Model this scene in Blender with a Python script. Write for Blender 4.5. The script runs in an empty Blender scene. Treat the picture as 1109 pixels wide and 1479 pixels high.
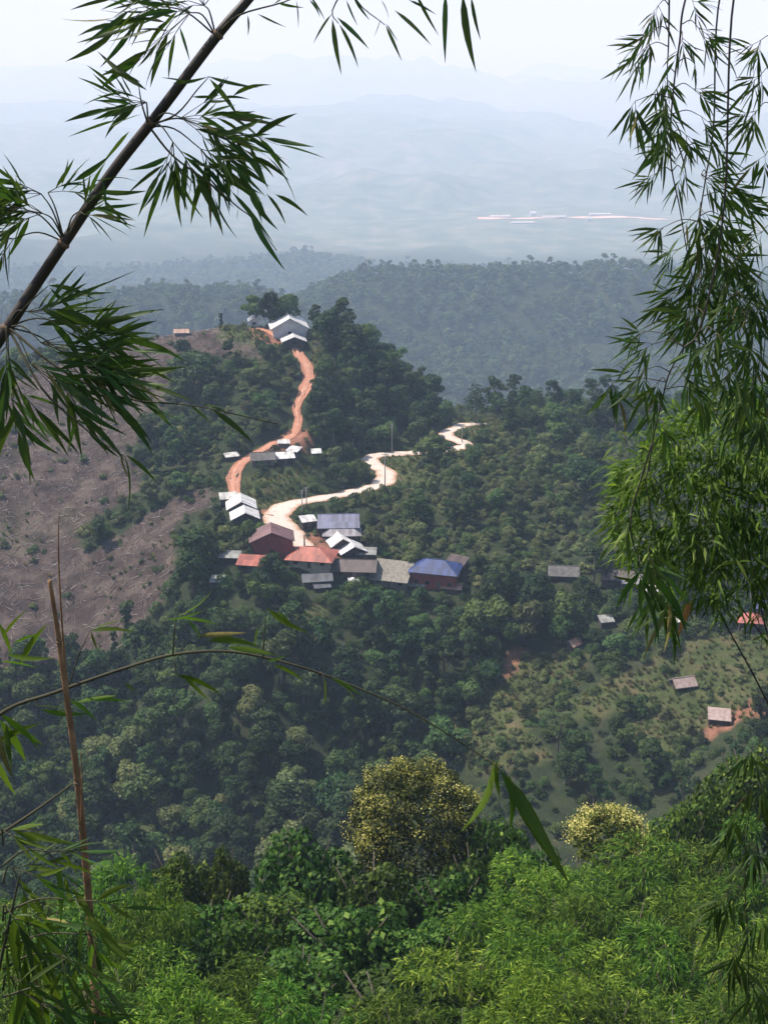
import bpy, math, random
import numpy as np
from mathutils import Vector, Matrix

random.seed(7)
R = np.random.RandomState(7)
scene = bpy.context.scene
COL = scene.collection
rad = math.radians

# ------------------------------------------------------------------ camera
PITCH = rad(20.0)
FPX = 1700.0                    # focal length in photograph pixels (1109 x 1479)
cam = bpy.data.cameras.new('camera')
cam.sensor_fit = 'VERTICAL'
cam.sensor_height = 24.0
cam.lens = FPX / 1479.0 * 24.0
cam.clip_start = 0.05
cam.clip_end = 40000
cam_o = bpy.data.objects.new('camera', cam)
cam_o.rotation_euler = (math.pi / 2 - PITCH, 0, 0)
COL.objects.link(cam_o)
scene.camera = cam_o

# ------------------------------------------------------------------ sky, sun, exposure
SUN_EL, SUN_AZ = rad(57), rad(-66)       # azimuth from +Y, negative = to the left
world = bpy.data.worlds.new('World')
scene.world = world
world.use_nodes = True
wn = world.node_tree
sky = wn.nodes.new('ShaderNodeTexSky')
sky.sky_type = 'NISHITA'
sky.sun_disc = False
sky.sun_elevation = SUN_EL
sky.sun_rotation = SUN_AZ
sky.air_density = 1.0
sky.dust_density = 1.0
sky.ozone_density = 1.0
wn.links.new(sky.outputs[0], wn.nodes['Background'].inputs[0])
wn.nodes['Background'].inputs[1].default_value = 0.10
sl = bpy.data.lights.new('sun', 'SUN')
sl.energy = 5.0
sl.angle = rad(0.6)
sl.color = (1.0, 0.97, 0.92)
so = bpy.data.objects.new('sun', sl)
sdir = Vector((math.sin(SUN_AZ) * math.cos(SUN_EL), math.cos(SUN_AZ) * math.cos(SUN_EL), math.sin(SUN_EL)))
so.rotation_euler = sdir.to_track_quat('Z', 'Y').to_euler()
COL.objects.link(so)
scene.view_settings.view_transform = 'Standard'
scene.view_settings.look = 'None'
scene.view_settings.exposure = 0.74
scene.view_settings.gamma = 1.0
HAZE_DENSITY = 2.2e-4
HAZE_COLOR = (0.58, 0.745, 1.0)
cy = scene.cycles
cy.use_denoising = True
cy.max_bounces = 6
cy.diffuse_bounces = 3
cy.glossy_bounces = 1
cy.transmission_bounces = 3
cy.volume_bounces = 4
cy.transparent_max_bounces = 4
cy.caustics_reflective = False
cy.caustics_refractive = False

# ------------------------------------------------------------------ helpers
sP, cP = math.sin(PITCH), math.cos(PITCH)

def W(u, v, Y):
    """world point at forward distance Y seen at photograph pixel (u, v)"""
    xc, yc = (u - 554.5) / FPX, (739.5 - v) / FPX
    dy, dz = cP + sP * yc, -sP + cP * yc
    t = Y / dy
    return Vector((xc * t, Y, dz * t))

def project(x, y, z):
    d = y * cP - z * sP
    d = np.where(np.abs(d) < 1e-3, 1e-3, d)
    up = y * sP + z * cP
    return 554.5 + FPX * x / d, 739.5 - FPX * up / d, d

def mesh_np(name, V, Fs, mat=None, smooth=False):
    V = np.asarray(V, dtype=np.float32).reshape(-1, 3)
    Fs = np.asarray(Fs, dtype=np.int32)
    k = Fs.shape[1]
    me = bpy.data.meshes.new(name)
    me.vertices.add(len(V)); me.vertices.foreach_set('co', V.ravel())
    me.loops.add(Fs.size); me.loops.foreach_set('vertex_index', Fs.ravel())
    me.polygons.add(len(Fs))
    me.polygons.foreach_set('loop_start', np.arange(0, Fs.size, k, dtype=np.int32))
    if smooth:
        me.polygons.foreach_set('use_smooth', np.ones(len(Fs), dtype=bool))
    me.update(calc_edges=True)
    if mat: me.materials.append(mat)
    return me

def link(name, me, parent=None, **props):
    o = bpy.data.objects.new(name, me)
    COL.objects.link(o)
    if parent is not None: o.parent = parent
    for k, v in props.items(): o[k] = v
    return o

def thing(name, label, cat, loc=(0, 0, 0), rz=0, group=None):
    o = bpy.data.objects.new(name, None)
    o.empty_display_size = 0.2
    COL.objects.link(o)
    o.location = loc
    o.rotation_euler = (0, 0, rz)
    o['label'] = label
    o['category'] = cat
    if group: o['group'] = group
    return o

class MB:
    """collects polygons for one mesh"""
    def __init__(s): s.v, s.f = [], []
    def add(s, vs, fs):
        b = len(s.v)
        s.v += [tuple(p) for p in vs]
        s.f += [tuple(i + b for i in f) for f in fs]
    def box(s, x0, x1, y0, y1, z0, z1):
        s.add([(x0, y0, z0), (x1, y0, z0), (x1, y1, z0), (x0, y1, z0), (x0, y0, z1), (x1, y0, z1), (x1, y1, z1), (x0, y1, z1)],
              [(0, 3, 2, 1), (4, 5, 6, 7), (0, 1, 5, 4), (1, 2, 6, 5), (2, 3, 7, 6), (3, 0, 4, 7)])
    def slab(s, pts, t):
        """polygon pts (counter-clockwise seen from above) thickened downward by t"""
        n = len(pts)
        lo = [(p[0], p[1], p[2] - t) for p in pts]
        s.add(list(pts) + lo, [tuple(range(n)), tuple(range(2 * n - 1, n - 1, -1))] +
              [(i, i + n, (i + 1) % n + n, (i + 1) % n) for i in range(n)])
    def tube(s, pts, rr, n=6):
        pts = [Vector(p) for p in pts]
        if not hasattr(rr, '__len__'): rr = [rr] * len(pts)
        vs, fs = [], []
        a = None
        for i, p in enumerate(pts):
            t = (pts[min(i + 1, len(pts) - 1)] - pts[max(i - 1, 0)]).normalized()
            if a is None:
                a = t.orthogonal().normalized()
            a = (a - t * a.dot(t)).normalized()
            b = t.cross(a)
            for k in range(n):
                an = 2 * math.pi * k / n
                vs.append(p + (a * math.cos(an) + b * math.sin(an)) * rr[i])
        for i in range(len(pts) - 1):
            for k in range(n):
                fs.append((i * n + k, i * n + (k + 1) % n, (i + 1) * n + (k + 1) % n, (i + 1) * n + k))
        fs.append(tuple(range(n - 1, -1, -1)))
        fs.append(tuple((len(pts) - 1) * n + k for k in range(n)))
        s.add(vs, fs)
    def mesh(s, name, mat, smooth=False):
        me = bpy.data.meshes.new(name)
        me.from_pydata(s.v, [], s.f)
        me.materials.append(mat)
        if smooth:
            me.polygons.foreach_set('use_smooth', [True] * len(me.polygons))
        me.update()
        return me
    def build(s, name, mat, parent=None, smooth=False, **props):
        return link(name, s.mesh(name, mat, smooth), parent, **props)

def smooth_path(pts, n=10):
    """Catmull-Rom through tuples of any length"""
    P = [np.array(p, float) for p in pts]
    P = [2 * P[0] - P[1]] + P + [2 * P[-1] - P[-2]]
    out = []
    for i in range(1, len(P) - 2):
        for k in range(n):
            t = k / n
            out.append(0.5 * (2 * P[i] + (P[i + 1] - P[i - 1]) * t + (2 * P[i - 1] - 5 * P[i] + 4 * P[i + 1] - P[i + 2]) * t * t
                              + (3 * P[i] - 3 * P[i + 1] + P[i + 2] - P[i - 1]) * t ** 3))
    out.append(P[-2])
    return np.array(out)

def sstep(a, b, x):
    t = np.clip((x - a) / (b - a), 0, 1)
    return t * t * (3 - 2 * t)

_perm = np.random.RandomState(3).rand(256, 256)
def vnoise(x, y):
    xi, yi = np.floor(x).astype(int), np.floor(y).astype(int)
    fx, fy = x - xi, y - yi
    fx, fy = fx * fx * (3 - 2 * fx), fy * fy * (3 - 2 * fy)
    g = lambda i, j: _perm[i & 255, j & 255]
    return (g(xi, yi) * (1 - fx) + g(xi + 1, yi) * fx) * (1 - fy) + (g(xi, yi + 1) * (1 - fx) + g(xi + 1, yi + 1) * fx) * fy
def fbm(x, y, o=4):
    s, a = 0, 0.5
    for k in range(o):
        s = s + a * (vnoise(x * 2 ** k + 17.3 * k, y * 2 ** k + 5.1 * k) - 0.5); a *= 0.5
    return s * 2

def in_poly(poly, u, v):
    u, v = np.asarray(u, float), np.asarray(v, float)
    r = np.zeros(u.shape, bool)
    n = len(poly)
    for i in range(n):
        (x1, y1), (x2, y2) = poly[i], poly[(i + 1) % n]
        c = ((y1 > v) != (y2 > v)) & (u < (x2 - x1) * (v - y1) / ((y2 - y1) if y2 != y1 else 1e-9) + x1)
        r ^= c
    return r

# ------------------------------------------------------------------ materials
def new_mat(name):
    m = bpy.data.materials.new(name)
    m.use_nodes = True
    return m, m.node_tree, m.node_tree.nodes['Principled BSDF']

def nn(nt, kind, **kw):
    n = nt.nodes.new(kind)
    for k, v in kw.items(): setattr(n, k, v)
    return n

def foliage_mat(name, c1, c2, trans=0.3, c3=None, p3=0.12, rough=0.55, vary=0.4, spec=0.12):
    m, nt, bs = new_mat(name)
    L = nt.links.new
    geo = nn(nt, 'ShaderNodeNewGeometry')
    ramp = nn(nt, 'ShaderNodeValToRGB')
    e = ramp.color_ramp.elements
    e[0].color = (*c1, 1); e[1].color = (*c2, 1)
    if c3:
        e[1].position = 1 - p3 - 0.02
        x = e.new(1 - p3); x.color = (*c3, 1)
    L(geo.outputs['Random Per Island'], ramp.inputs[0])
    oi = nn(nt, 'ShaderNodeObjectInfo')
    hsv = nn(nt, 'ShaderNodeHueSaturation')
    mr = nn(nt, 'ShaderNodeMapRange')
    mr.inputs[3].default_value = 1 - vary; mr.inputs[4].default_value = 1 + vary
    L(oi.outputs['Random'], mr.inputs[0]); L(mr.outputs[0], hsv.inputs['Value'])
    mh = nn(nt, 'ShaderNodeMath', operation='FRACT')
    mm = nn(nt, 'ShaderNodeMath', operation='MULTIPLY'); mm.inputs[1].default_value = 7.31
    L(oi.outputs['Random'], mm.inputs[0]); L(mm.outputs[0], mh.inputs[0])
    mr2 = nn(nt, 'ShaderNodeMapRange'); mr2.inputs[3].default_value = 0.475; mr2.inputs[4].default_value = 0.525
    L(mh.outputs[0], mr2.inputs[0]); L(mr2.outputs[0], hsv.inputs['Hue'])
    L(ramp.outputs[0], hsv.inputs['Color'])
    L(hsv.outputs[0], bs.inputs['Base Color'])
    bs.inputs['Roughness'].default_value = rough
    bs.inputs['Specular IOR Level'].default_value = spec
    tr = nn(nt, 'ShaderNodeBsdfTranslucent')
    gm = nn(nt, 'ShaderNodeMix', data_type='RGBA', blend_type='MULTIPLY')
    gm.inputs[0].default_value = 1.0
    gm.inputs[7].default_value = (1.15, 1.25, 0.55, 1)
    L(hsv.outputs[0], gm.inputs[6]); L(gm.outputs[2], tr.inputs[0])
    mx = nn(nt, 'ShaderNodeMixShader'); mx.inputs[0].default_value = trans
    L(bs.outputs[0], mx.inputs[1]); L(tr.outputs[0], mx.inputs[2])
    L(mx.outputs[0], nt.nodes['Material Output'].inputs[0])
    return m

def solid_mat(name, c, c2=None, rough=0.8, scale=1.5, metal=0.0, spec=0.3, bump=0.0, ribs=0.0, detail=5, vary=0.0):
    """colour with noise wear; ribs > 0 adds corrugation relief across local X"""
    m, nt, bs = new_mat(name)
    L = nt.links.new
    tc = nn(nt, 'ShaderNodeTexCoord')
    no = nn(nt, 'ShaderNodeTexNoise'); no.inputs['Scale'].default_value = scale; no.inputs['Detail'].default_value = detail
    no.inputs['Roughness'].default_value = 0.65
    L(tc.outputs['Object'], no.inputs['Vector'])
    ramp = nn(nt, 'ShaderNodeValToRGB')
    ramp.color_ramp.elements[0].position = 0.35; ramp.color_ramp.elements[1].position = 0.68
    ramp.color_ramp.elements[0].color = (*(c2 or tuple(x * 0.75 for x in c)), 1)
    ramp.color_ramp.elements[1].color = (*c, 1)
    L(no.outputs[0], ramp.inputs[0])
    L(ramp.outputs[0], bs.inputs['Base Color'])
    bs.inputs['Roughness'].default_value = rough
    bs.inputs['Metallic'].default_value = metal
    bs.inputs['Specular IOR Level'].default_value = spec
    if bump or ribs:
        bp = nn(nt, 'ShaderNodeBump'); bp.inputs['Strength'].default_value = bump or ribs
        if ribs:
            wv = nn(nt, 'ShaderNodeTexWave'); wv.inputs['Scale'].default_value = 1.2
            bp.inputs['Distance'].default_value = 0.06
            L(tc.outputs['Object'], wv.inputs['Vector']); L(wv.outputs[1], bp.inputs['Height'])
        else:
            bp.inputs['Distance'].default_value = 0.1
            L(no.outputs[0], bp.inputs['Height'])
        L(bp.outputs[0], bs.inputs['Normal'])
    return m

M = {}
M['leaf_dark'] = foliage_mat('leaf_dark', (0.012, 0.030, 0.008), (0.042, 0.074, 0.019), 0.2)
M['leaf_mid'] = foliage_mat('leaf_mid', (0.030, 0.062, 0.016), (0.090, 0.138, 0.036), 0.28)
M['leaf_olive'] = foliage_mat('leaf_olive', (0.065, 0.085, 0.028), (0.150, 0.170, 0.062), 0.28)
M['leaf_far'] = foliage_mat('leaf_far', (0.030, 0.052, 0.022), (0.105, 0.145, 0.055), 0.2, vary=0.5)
M['leaf_vine'] = foliage_mat('leaf_vine', (0.015, 0.042, 0.007), (0.080, 0.14, 0.019), 0.27, (0.16, 0.22, 0.035), 0.06)
M['leaf_blade'] = foliage_mat('leaf_blade', (0.016, 0.054, 0.006), (0.105, 0.205, 0.016), 0.36, (0.22, 0.32, 0.04), 0.12)  # brightest share paints lime highlights onto random leaves
M['leaf_bamboo'] = foliage_mat('leaf_bamboo', (0.030, 0.060, 0.016), (0.060, 0.105, 0.022), 0.30, vary=0.3, rough=0.5, spec=0.2)
M['leaf_flower'] = foliage_mat('leaf_flower', (0.028, 0.042, 0.006), (0.100, 0.108, 0.016), 0.2)
M['leaf_bamboo_lit'] = foliage_mat('leaf_bamboo_lit', (0.035, 0.072, 0.010), (0.10, 0.155, 0.022), 0.42, (0.18, 0.23, 0.05), 0.1)  # brighter copy of the bamboo leaf, sunlight put into its colour
M['blossom'] = foliage_mat('blossom', (0.22, 0.20, 0.035), (0.46, 0.38, 0.10), 0.25, (0.60, 0.50, 0.20), 0.2, vary=0.1)
M['blossom_pale'] = foliage_mat('blossom_pale', (0.38, 0.32, 0.09), (0.62, 0.50, 0.20), 0.25, vary=0.1)
M['grass'] = foliage_mat('grass', (0.07, 0.11, 0.025), (0.14, 0.18, 0.05), 0.3)
M['bark'] = solid_mat('bark', (0.16, 0.13, 0.10), (0.07, 0.055, 0.045), scale=4, bump=0.4)
M['bark_pale'] = solid_mat('bark_pale', (0.34, 0.31, 0.26), (0.2, 0.17, 0.14), scale=4, bump=0.4)
M['culm'] = solid_mat('culm', (0.055, 0.042, 0.030), (0.03, 0.02, 0.015), scale=9, rough=0.5)
M['culm_ring'] = solid_mat('culm_ring', (0.16, 0.10, 0.06), scale=20)
M['twig'] = solid_mat('twig', (0.07, 0.065, 0.03), (0.04, 0.035, 0.02), scale=9)
M['dry_stalk'] = solid_mat('dry_stalk', (0.30, 0.16, 0.08), (0.12, 0.06, 0.03), scale=14, bump=0.3)
M['dead_leaf'] = solid_mat('dead_leaf', (0.42, 0.19, 0.05), (0.3, 0.12, 0.03), scale=20)
M['yellow_leaf'] = solid_mat('yellow_leaf', (0.22, 0.19, 0.05), (0.12, 0.10, 0.03), scale=20)
M['stick_pale'] = solid_mat('stick_pale', (0.36, 0.31, 0.27), (0.2, 0.16, 0.14), scale=1.0)
M['stick_dark'] = solid_mat('stick_dark', (0.07, 0.055, 0.05), scale=1.0)

# ------------------------------------------------------------------ terrain: survey points
# (pixel u, pixel v, forward distance Y) on the ground of the opposite hill
SURVEY = [
    # crest of the school hill and its shoulders
    (400, 476, 392), (372, 470, 395), (330, 472, 395), (260, 487, 388), (190, 503, 382), (130, 522, 376), (60, 550, 366), (0, 582, 356), (-120, 640, 335),
    (450, 484, 390), (470, 490, 386), (520, 508, 386), (560, 542, 386), (600, 588, 386), (632, 613, 384),
    # face of the hill
    (430, 512, 375), (440, 545, 362), (432, 600, 345), (437, 626, 334), (345, 680, 312), (340, 722, 297), (300, 560, 362), (320, 640, 328), (260, 620, 340),
    (500, 600, 362), (550, 630, 358), (500, 645, 346), (450, 665, 326), (420, 705, 305), (480, 690, 322),
    # road bench
    (400, 742, 290), (440, 788, 274), (470, 718, 303), (520, 708, 313), (560, 692, 322), (530, 662, 340), (600, 655, 345), (655, 648, 349), (680, 640, 353), (640, 625, 362), (650, 614, 373), (700, 612, 376),
    # hill on the right of the road
    (740, 614, 385), (800, 620, 388), (870, 625, 385), (960, 640, 375), (1060, 655, 360), (1200, 680, 345),
    (700, 680, 322), (800, 690, 318), (900, 700, 312), (1050, 720, 300), (1200, 740, 290),
    (600, 740, 298), (700, 760, 290), (820, 770, 286), (950, 790, 277), (1100, 810, 268), (1250, 830, 260),
    # village shelf
    (300, 825, 260), (350, 800, 266), (400, 812, 264), (460, 822, 264), (520, 835, 262), (600, 845, 261), (690, 850, 260), (800, 842, 262), (900, 855, 256), (1000, 880, 247), (1080, 905, 240), (1250, 930, 232),
    # brown slope
    (230, 600, 345), (120, 600, 350), (0, 660, 330), (200, 700, 312), (90, 720, 312), (0, 770, 298), (-120, 800, 290), (200, 790, 286), (100, 830, 282), (0, 880, 272), (200, 880, 265), (100, 950, 258), (0, 1000, 250), (-120, 1020, 248), (250, 940, 247),
    # ravine below the village
    (350, 920, 240), (450, 940, 238), (550, 950, 238), (650, 950, 240), (720, 960, 240), (350, 1050, 222), (500, 1060, 222), (620, 1050, 224), (200, 1100, 224), (50, 1120, 226), (350, 1180, 208), (500, 1170, 208), (150, 1230, 206), (-100, 1200, 210),
    # clearing and slope on the right
    (800, 930, 245), (850, 1000, 226), (950, 960, 232), (1000, 1010, 221), (1090, 1000, 220), (1200, 1010, 215), (720, 1060, 214), (850, 1080, 208), (950, 1100, 201), (1100, 1090, 198), (1250, 1090, 195),
    (700, 1150, 198), (900, 1160, 192), (1100, 1150, 186), (1250, 1150, 184),
]
pts = [tuple(W(*s)) for s in SURVEY]
# the near hill under the camera (x, y, z) and the ravine floor
for x in (-60, -30, -12, 0, 12, 30, 60):
    bowl = 0.0022 * x * x if x < 0 else -0.0010 * x * x
    for y, z in ((-16, -1.7), (-3, -1.7), (1.0, -1.75), (2.2, -3.6), (4, -6.0), (8, -10.2), (15, -18.2), (28, -31.5), (40, -39), (55, -47.0), (66, -53), (80, -66), (110, -95), (145, -126)):
        pts.append((x * (1 + max(y, 0) / 60), y, z - (bowl if y > 3 else 0)))
for x in (-110, -40, 40, 110):
    pts.append((x, 178, -146 if x < 20 else -132))
# behind the crest the land falls away
for x in (-220, -120, -40, 40, 120, 220):
    pts += [(x, 430, -104 if x < 0 else -116), (x, 480, -135), (x, 560, -195), (x, 660, -232)]
pts = np.array(pts)
RC = 9.0
def _phi(a, b):
    d2 = ((a[:, None, :] - b[None, :, :]) ** 2).sum(-1)
    return np.sqrt(d2 + RC * RC)
A = _phi(pts[:, :2], pts[:, :2])
n = len(pts)
S = np.zeros((n + 3, n + 3)); S[:n, :n] = A - np.eye(n) * 0.15
S[:n, n] = 1; S[:n, n + 1:] = pts[:, :2]; S[n, :n] = 1; S[n + 1:, :n] = pts[:, :2].T
coef = np.linalg.solve(S, np.concatenate([pts[:, 2], np.zeros(3)]))
GX0, GX1, GY0, GY1, GS = -260.0, 260.0, -16.0, 664.0, 2.0
gx = np.arange(GX0, GX1 + 0.1, GS); gy = np.arange(GY0, GY1 + 0.1, GS)
gxx, gyy = np.meshgrid(gx, gy)
q = np.stack([gxx.ravel(), gyy.ravel()], 1)
gz = np.empty(len(q))
for i in range(0, len(q), 20000):
    qq = q[i:i + 20000]
    gz[i:i + 20000] = _phi(qq, pts[:, :2]) @ coef[:n] + coef[n] + qq @ coef[n + 1:]
gz = gz.reshape(gxx.shape)
rough_w = sstep(60, 120, gyy)
gz += rough_w * (fbm(gxx / 26, gyy / 26, 4) * 2.2)

# roads (u, v, Y, width in metres)
ROAD = [(446, 806, 268, 5.6), (436, 786, 274, 6.4), (412, 765, 281, 7.6), (400, 745, 288.5, 8.2), (418, 729, 296, 6.6), (468, 719, 303, 5.6), (520, 709, 312.5, 5.6), (553, 697, 319, 6.8), (557, 683, 326, 6.6), (540, 670, 334, 6.0),
        (535, 660, 341, 6.0), (560, 656, 344, 5.6), (605, 654, 346, 5.2), (650, 649, 349, 5.0), (672, 642, 352.5, 5.0), (650, 632, 358, 5.6), (645, 624, 363.5, 5.2), (662, 618, 369, 4.8), (662, 614.5, 374, 4.8), (690, 612.5, 377, 4.4), (704, 613, 379, 3.6)]
TRACK = [(400, 742, 290, 4.0), (368, 737, 293, 3.2), (345, 724, 297, 3.0), (338, 700, 305, 3.6), (342, 676, 313, 4.0), (362, 660, 321, 3.4), (395, 641, 329, 3.0), (424, 627, 334.5, 3.2), (431, 605, 343, 2.6), (429, 588, 349, 2.6), (438, 568, 355, 3.6), (446, 548, 362, 4.4), (444, 530, 368, 4.2), (433, 513, 375, 3.6), (424, 500, 381, 2.6), (404, 488, 387, 3.0), (385, 478, 392, 3.2), (372, 474, 394, 3.0)]
def road_world(tab, n=12):
    sp = smooth_path(tab, n)
    out = []
    for u, v, Y, w in sp:
        p = W(u, v, Y); out.append((p.x, p.y, p.z, w))
    return np.array(out)
road_pts, track_pts = road_world(ROAD), road_world(TRACK)
road_pts[:, 3] *= 0.9
for arr in (road_pts, track_pts):               # even out the gradient
    k = np.ones(9) / 9
    z = np.concatenate([[arr[0, 2]] * 4, arr[:, 2], [arr[-1, 2]] * 4])
    arr[:, 2] = np.convolve(z, k, 'valid')
PADS = []                                        # level building plots (x, y, z, r)
def bench(gz):
    for arr, fade in ((track_pts, 3.0), (road_pts, 4.0)):
        m = (gyy > 255) & (gyy < 405)
        P = np.stack([gxx[m], gyy[m]], 1)
        best = np.full(len(P), 1e9); zz = np.zeros(len(P)); ww = np.zeros(len(P))
        for x, y, z, w in arr:
            d = np.hypot(P[:, 0] - x, P[:, 1] - y)
            b = d < best
            best[b] = d[b]; zz[b] = z; ww[b] = w
        k = 1 - sstep(ww / 2 + 2.0, ww / 2 + 2.0 + fade, best)
        g = gz[m]; gz[m] = g * (1 - k) + (zz - 0.12) * k
bench(gz)

def Hn(x, y):
    """ground height on the near survey"""
    x, y = np.asarray(x, float), np.asarray(y, float)
    fx = np.clip((x - GX0) / GS, 0, len(gx) - 1.001); fy = np.clip((y - GY0) / GS, 0, len(gy) - 1.001)
    i, j = fx.astype(int), fy.astype(int)
    a, b = fx - i, fy - j
    return (gz[j, i] * (1 - a) + gz[j, i + 1] * a) * (1 - b) + (gz[j + 1, i] * (1 - a) + gz[j + 1, i + 1] * a) * b

def crest(tab, Y, drop):
    xs, zs = [], []
    for u, v in tab:
        p = W(u, v, Y); xs.append(p.x); zs.append(p.z - drop)
    return np.array(xs), np.array(zs)
R1 = crest([(300, 500), (400, 445), (450, 418), (500, 398), (550, 388), (600, 391), (650, 388), (700, 390), (760, 384), (830, 388), (900, 380), (960, 388), (1050, 405), (1180, 430), (1400, 480)], 1500, 9)
R2 = crest([(-400, 470), (-150, 432), (0, 430), (60, 424), (130, 432), (210, 414), (270, 420), (330, 417), (390, 428), (470, 450), (560, 500)], 1330, 9)
R3 = crest([(-500, 405), (-100, 388), (0, 396), (100, 402), (200, 398), (330, 386), (430, 374), (520, 388), (640, 405), (900, 425)], 2900, 0)
R4 = crest([(-900, 250), (-200, 268), (100, 300), (300, 318), (430, 300), (600, 290), (700, 322), (900, 350), (1500, 360)], 5200, 0)
def Hf(x, y):
    x, y = np.asarray(x, float), np.asarray(y, float)
    base = -232 - 105 * sstep(660, 1150, y) - 105 * sstep(1500, 2600, y) + fbm(x / 160, y / 160, 4) * 9
    out = base
    for (xs, zs), yc, wf, wb in ((R1, 1500, 170, 260), (R2, 1330, 120, 190), (R3, 2900, 420, 420), (R4, 5200, 600, 700)):
        yy = yc + 40 * fbm(x / 300, x / 300 + yc, 2)
        hc = np.interp(x, xs, zs)
        dy = y - yy
        g = np.exp(-(np.abs(dy) / np.where(dy < 0, wf, wb)) ** 2.0)
        gul = fbm(x / 100 + yc, y / 170, 4) * 34 * g * (1 - g * 0.9)
        out = np.maximum(out, base + np.maximum(hc - base, 0) * g + gul)
    roll = sstep(3000, 3600, y) * (1 - np.exp(-(((x - 650) / 900) ** 2 + ((y - 4200) / 500) ** 2)))
    out = out + roll * np.maximum(fbm(x / 620 + 3, y / 800 + 8, 3) * 210, -20)
    far = sstep(5600, 7600, y)
    hills = far * (190 + 240 * fbm(x / 1300 + 9, y / 1500, 4))
    hills2 = sstep(11500, 15500, y) * (380 + 260 * fbm(x / 2300 + 31, y / 3000, 3))
    return np.minimum(out + np.maximum(hills, 0) + np.maximum(hills2, 0), 560)
def H(x, y):
    k = sstep(560, 650, np.asarray(y, float))
    return Hn(x, y) * (1 - k) + Hf(x, y) * k

def hit(u, v, y0=150.0, y1=700.0):
    """where the line of sight through a pixel meets the opposite hill"""
    ys = np.arange(y0, y1, 0.5)
    a, b = W(u, v, y0), W(u, v, y1)
    xs = a.x + (b.x - a.x) * (ys - y0) / (y1 - y0); zs = a.z + (b.z - a.z) * (ys - y0) / (y1 - y0)
    h = H(xs, ys)
    k = int(np.argmax(zs < h)) if (zs < h).any() else int(np.argmin(np.where((ys > 200) & (ys < 420), zs - h, 1e9)))
    return Vector((xs[k], ys[k], h[k]))

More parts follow.
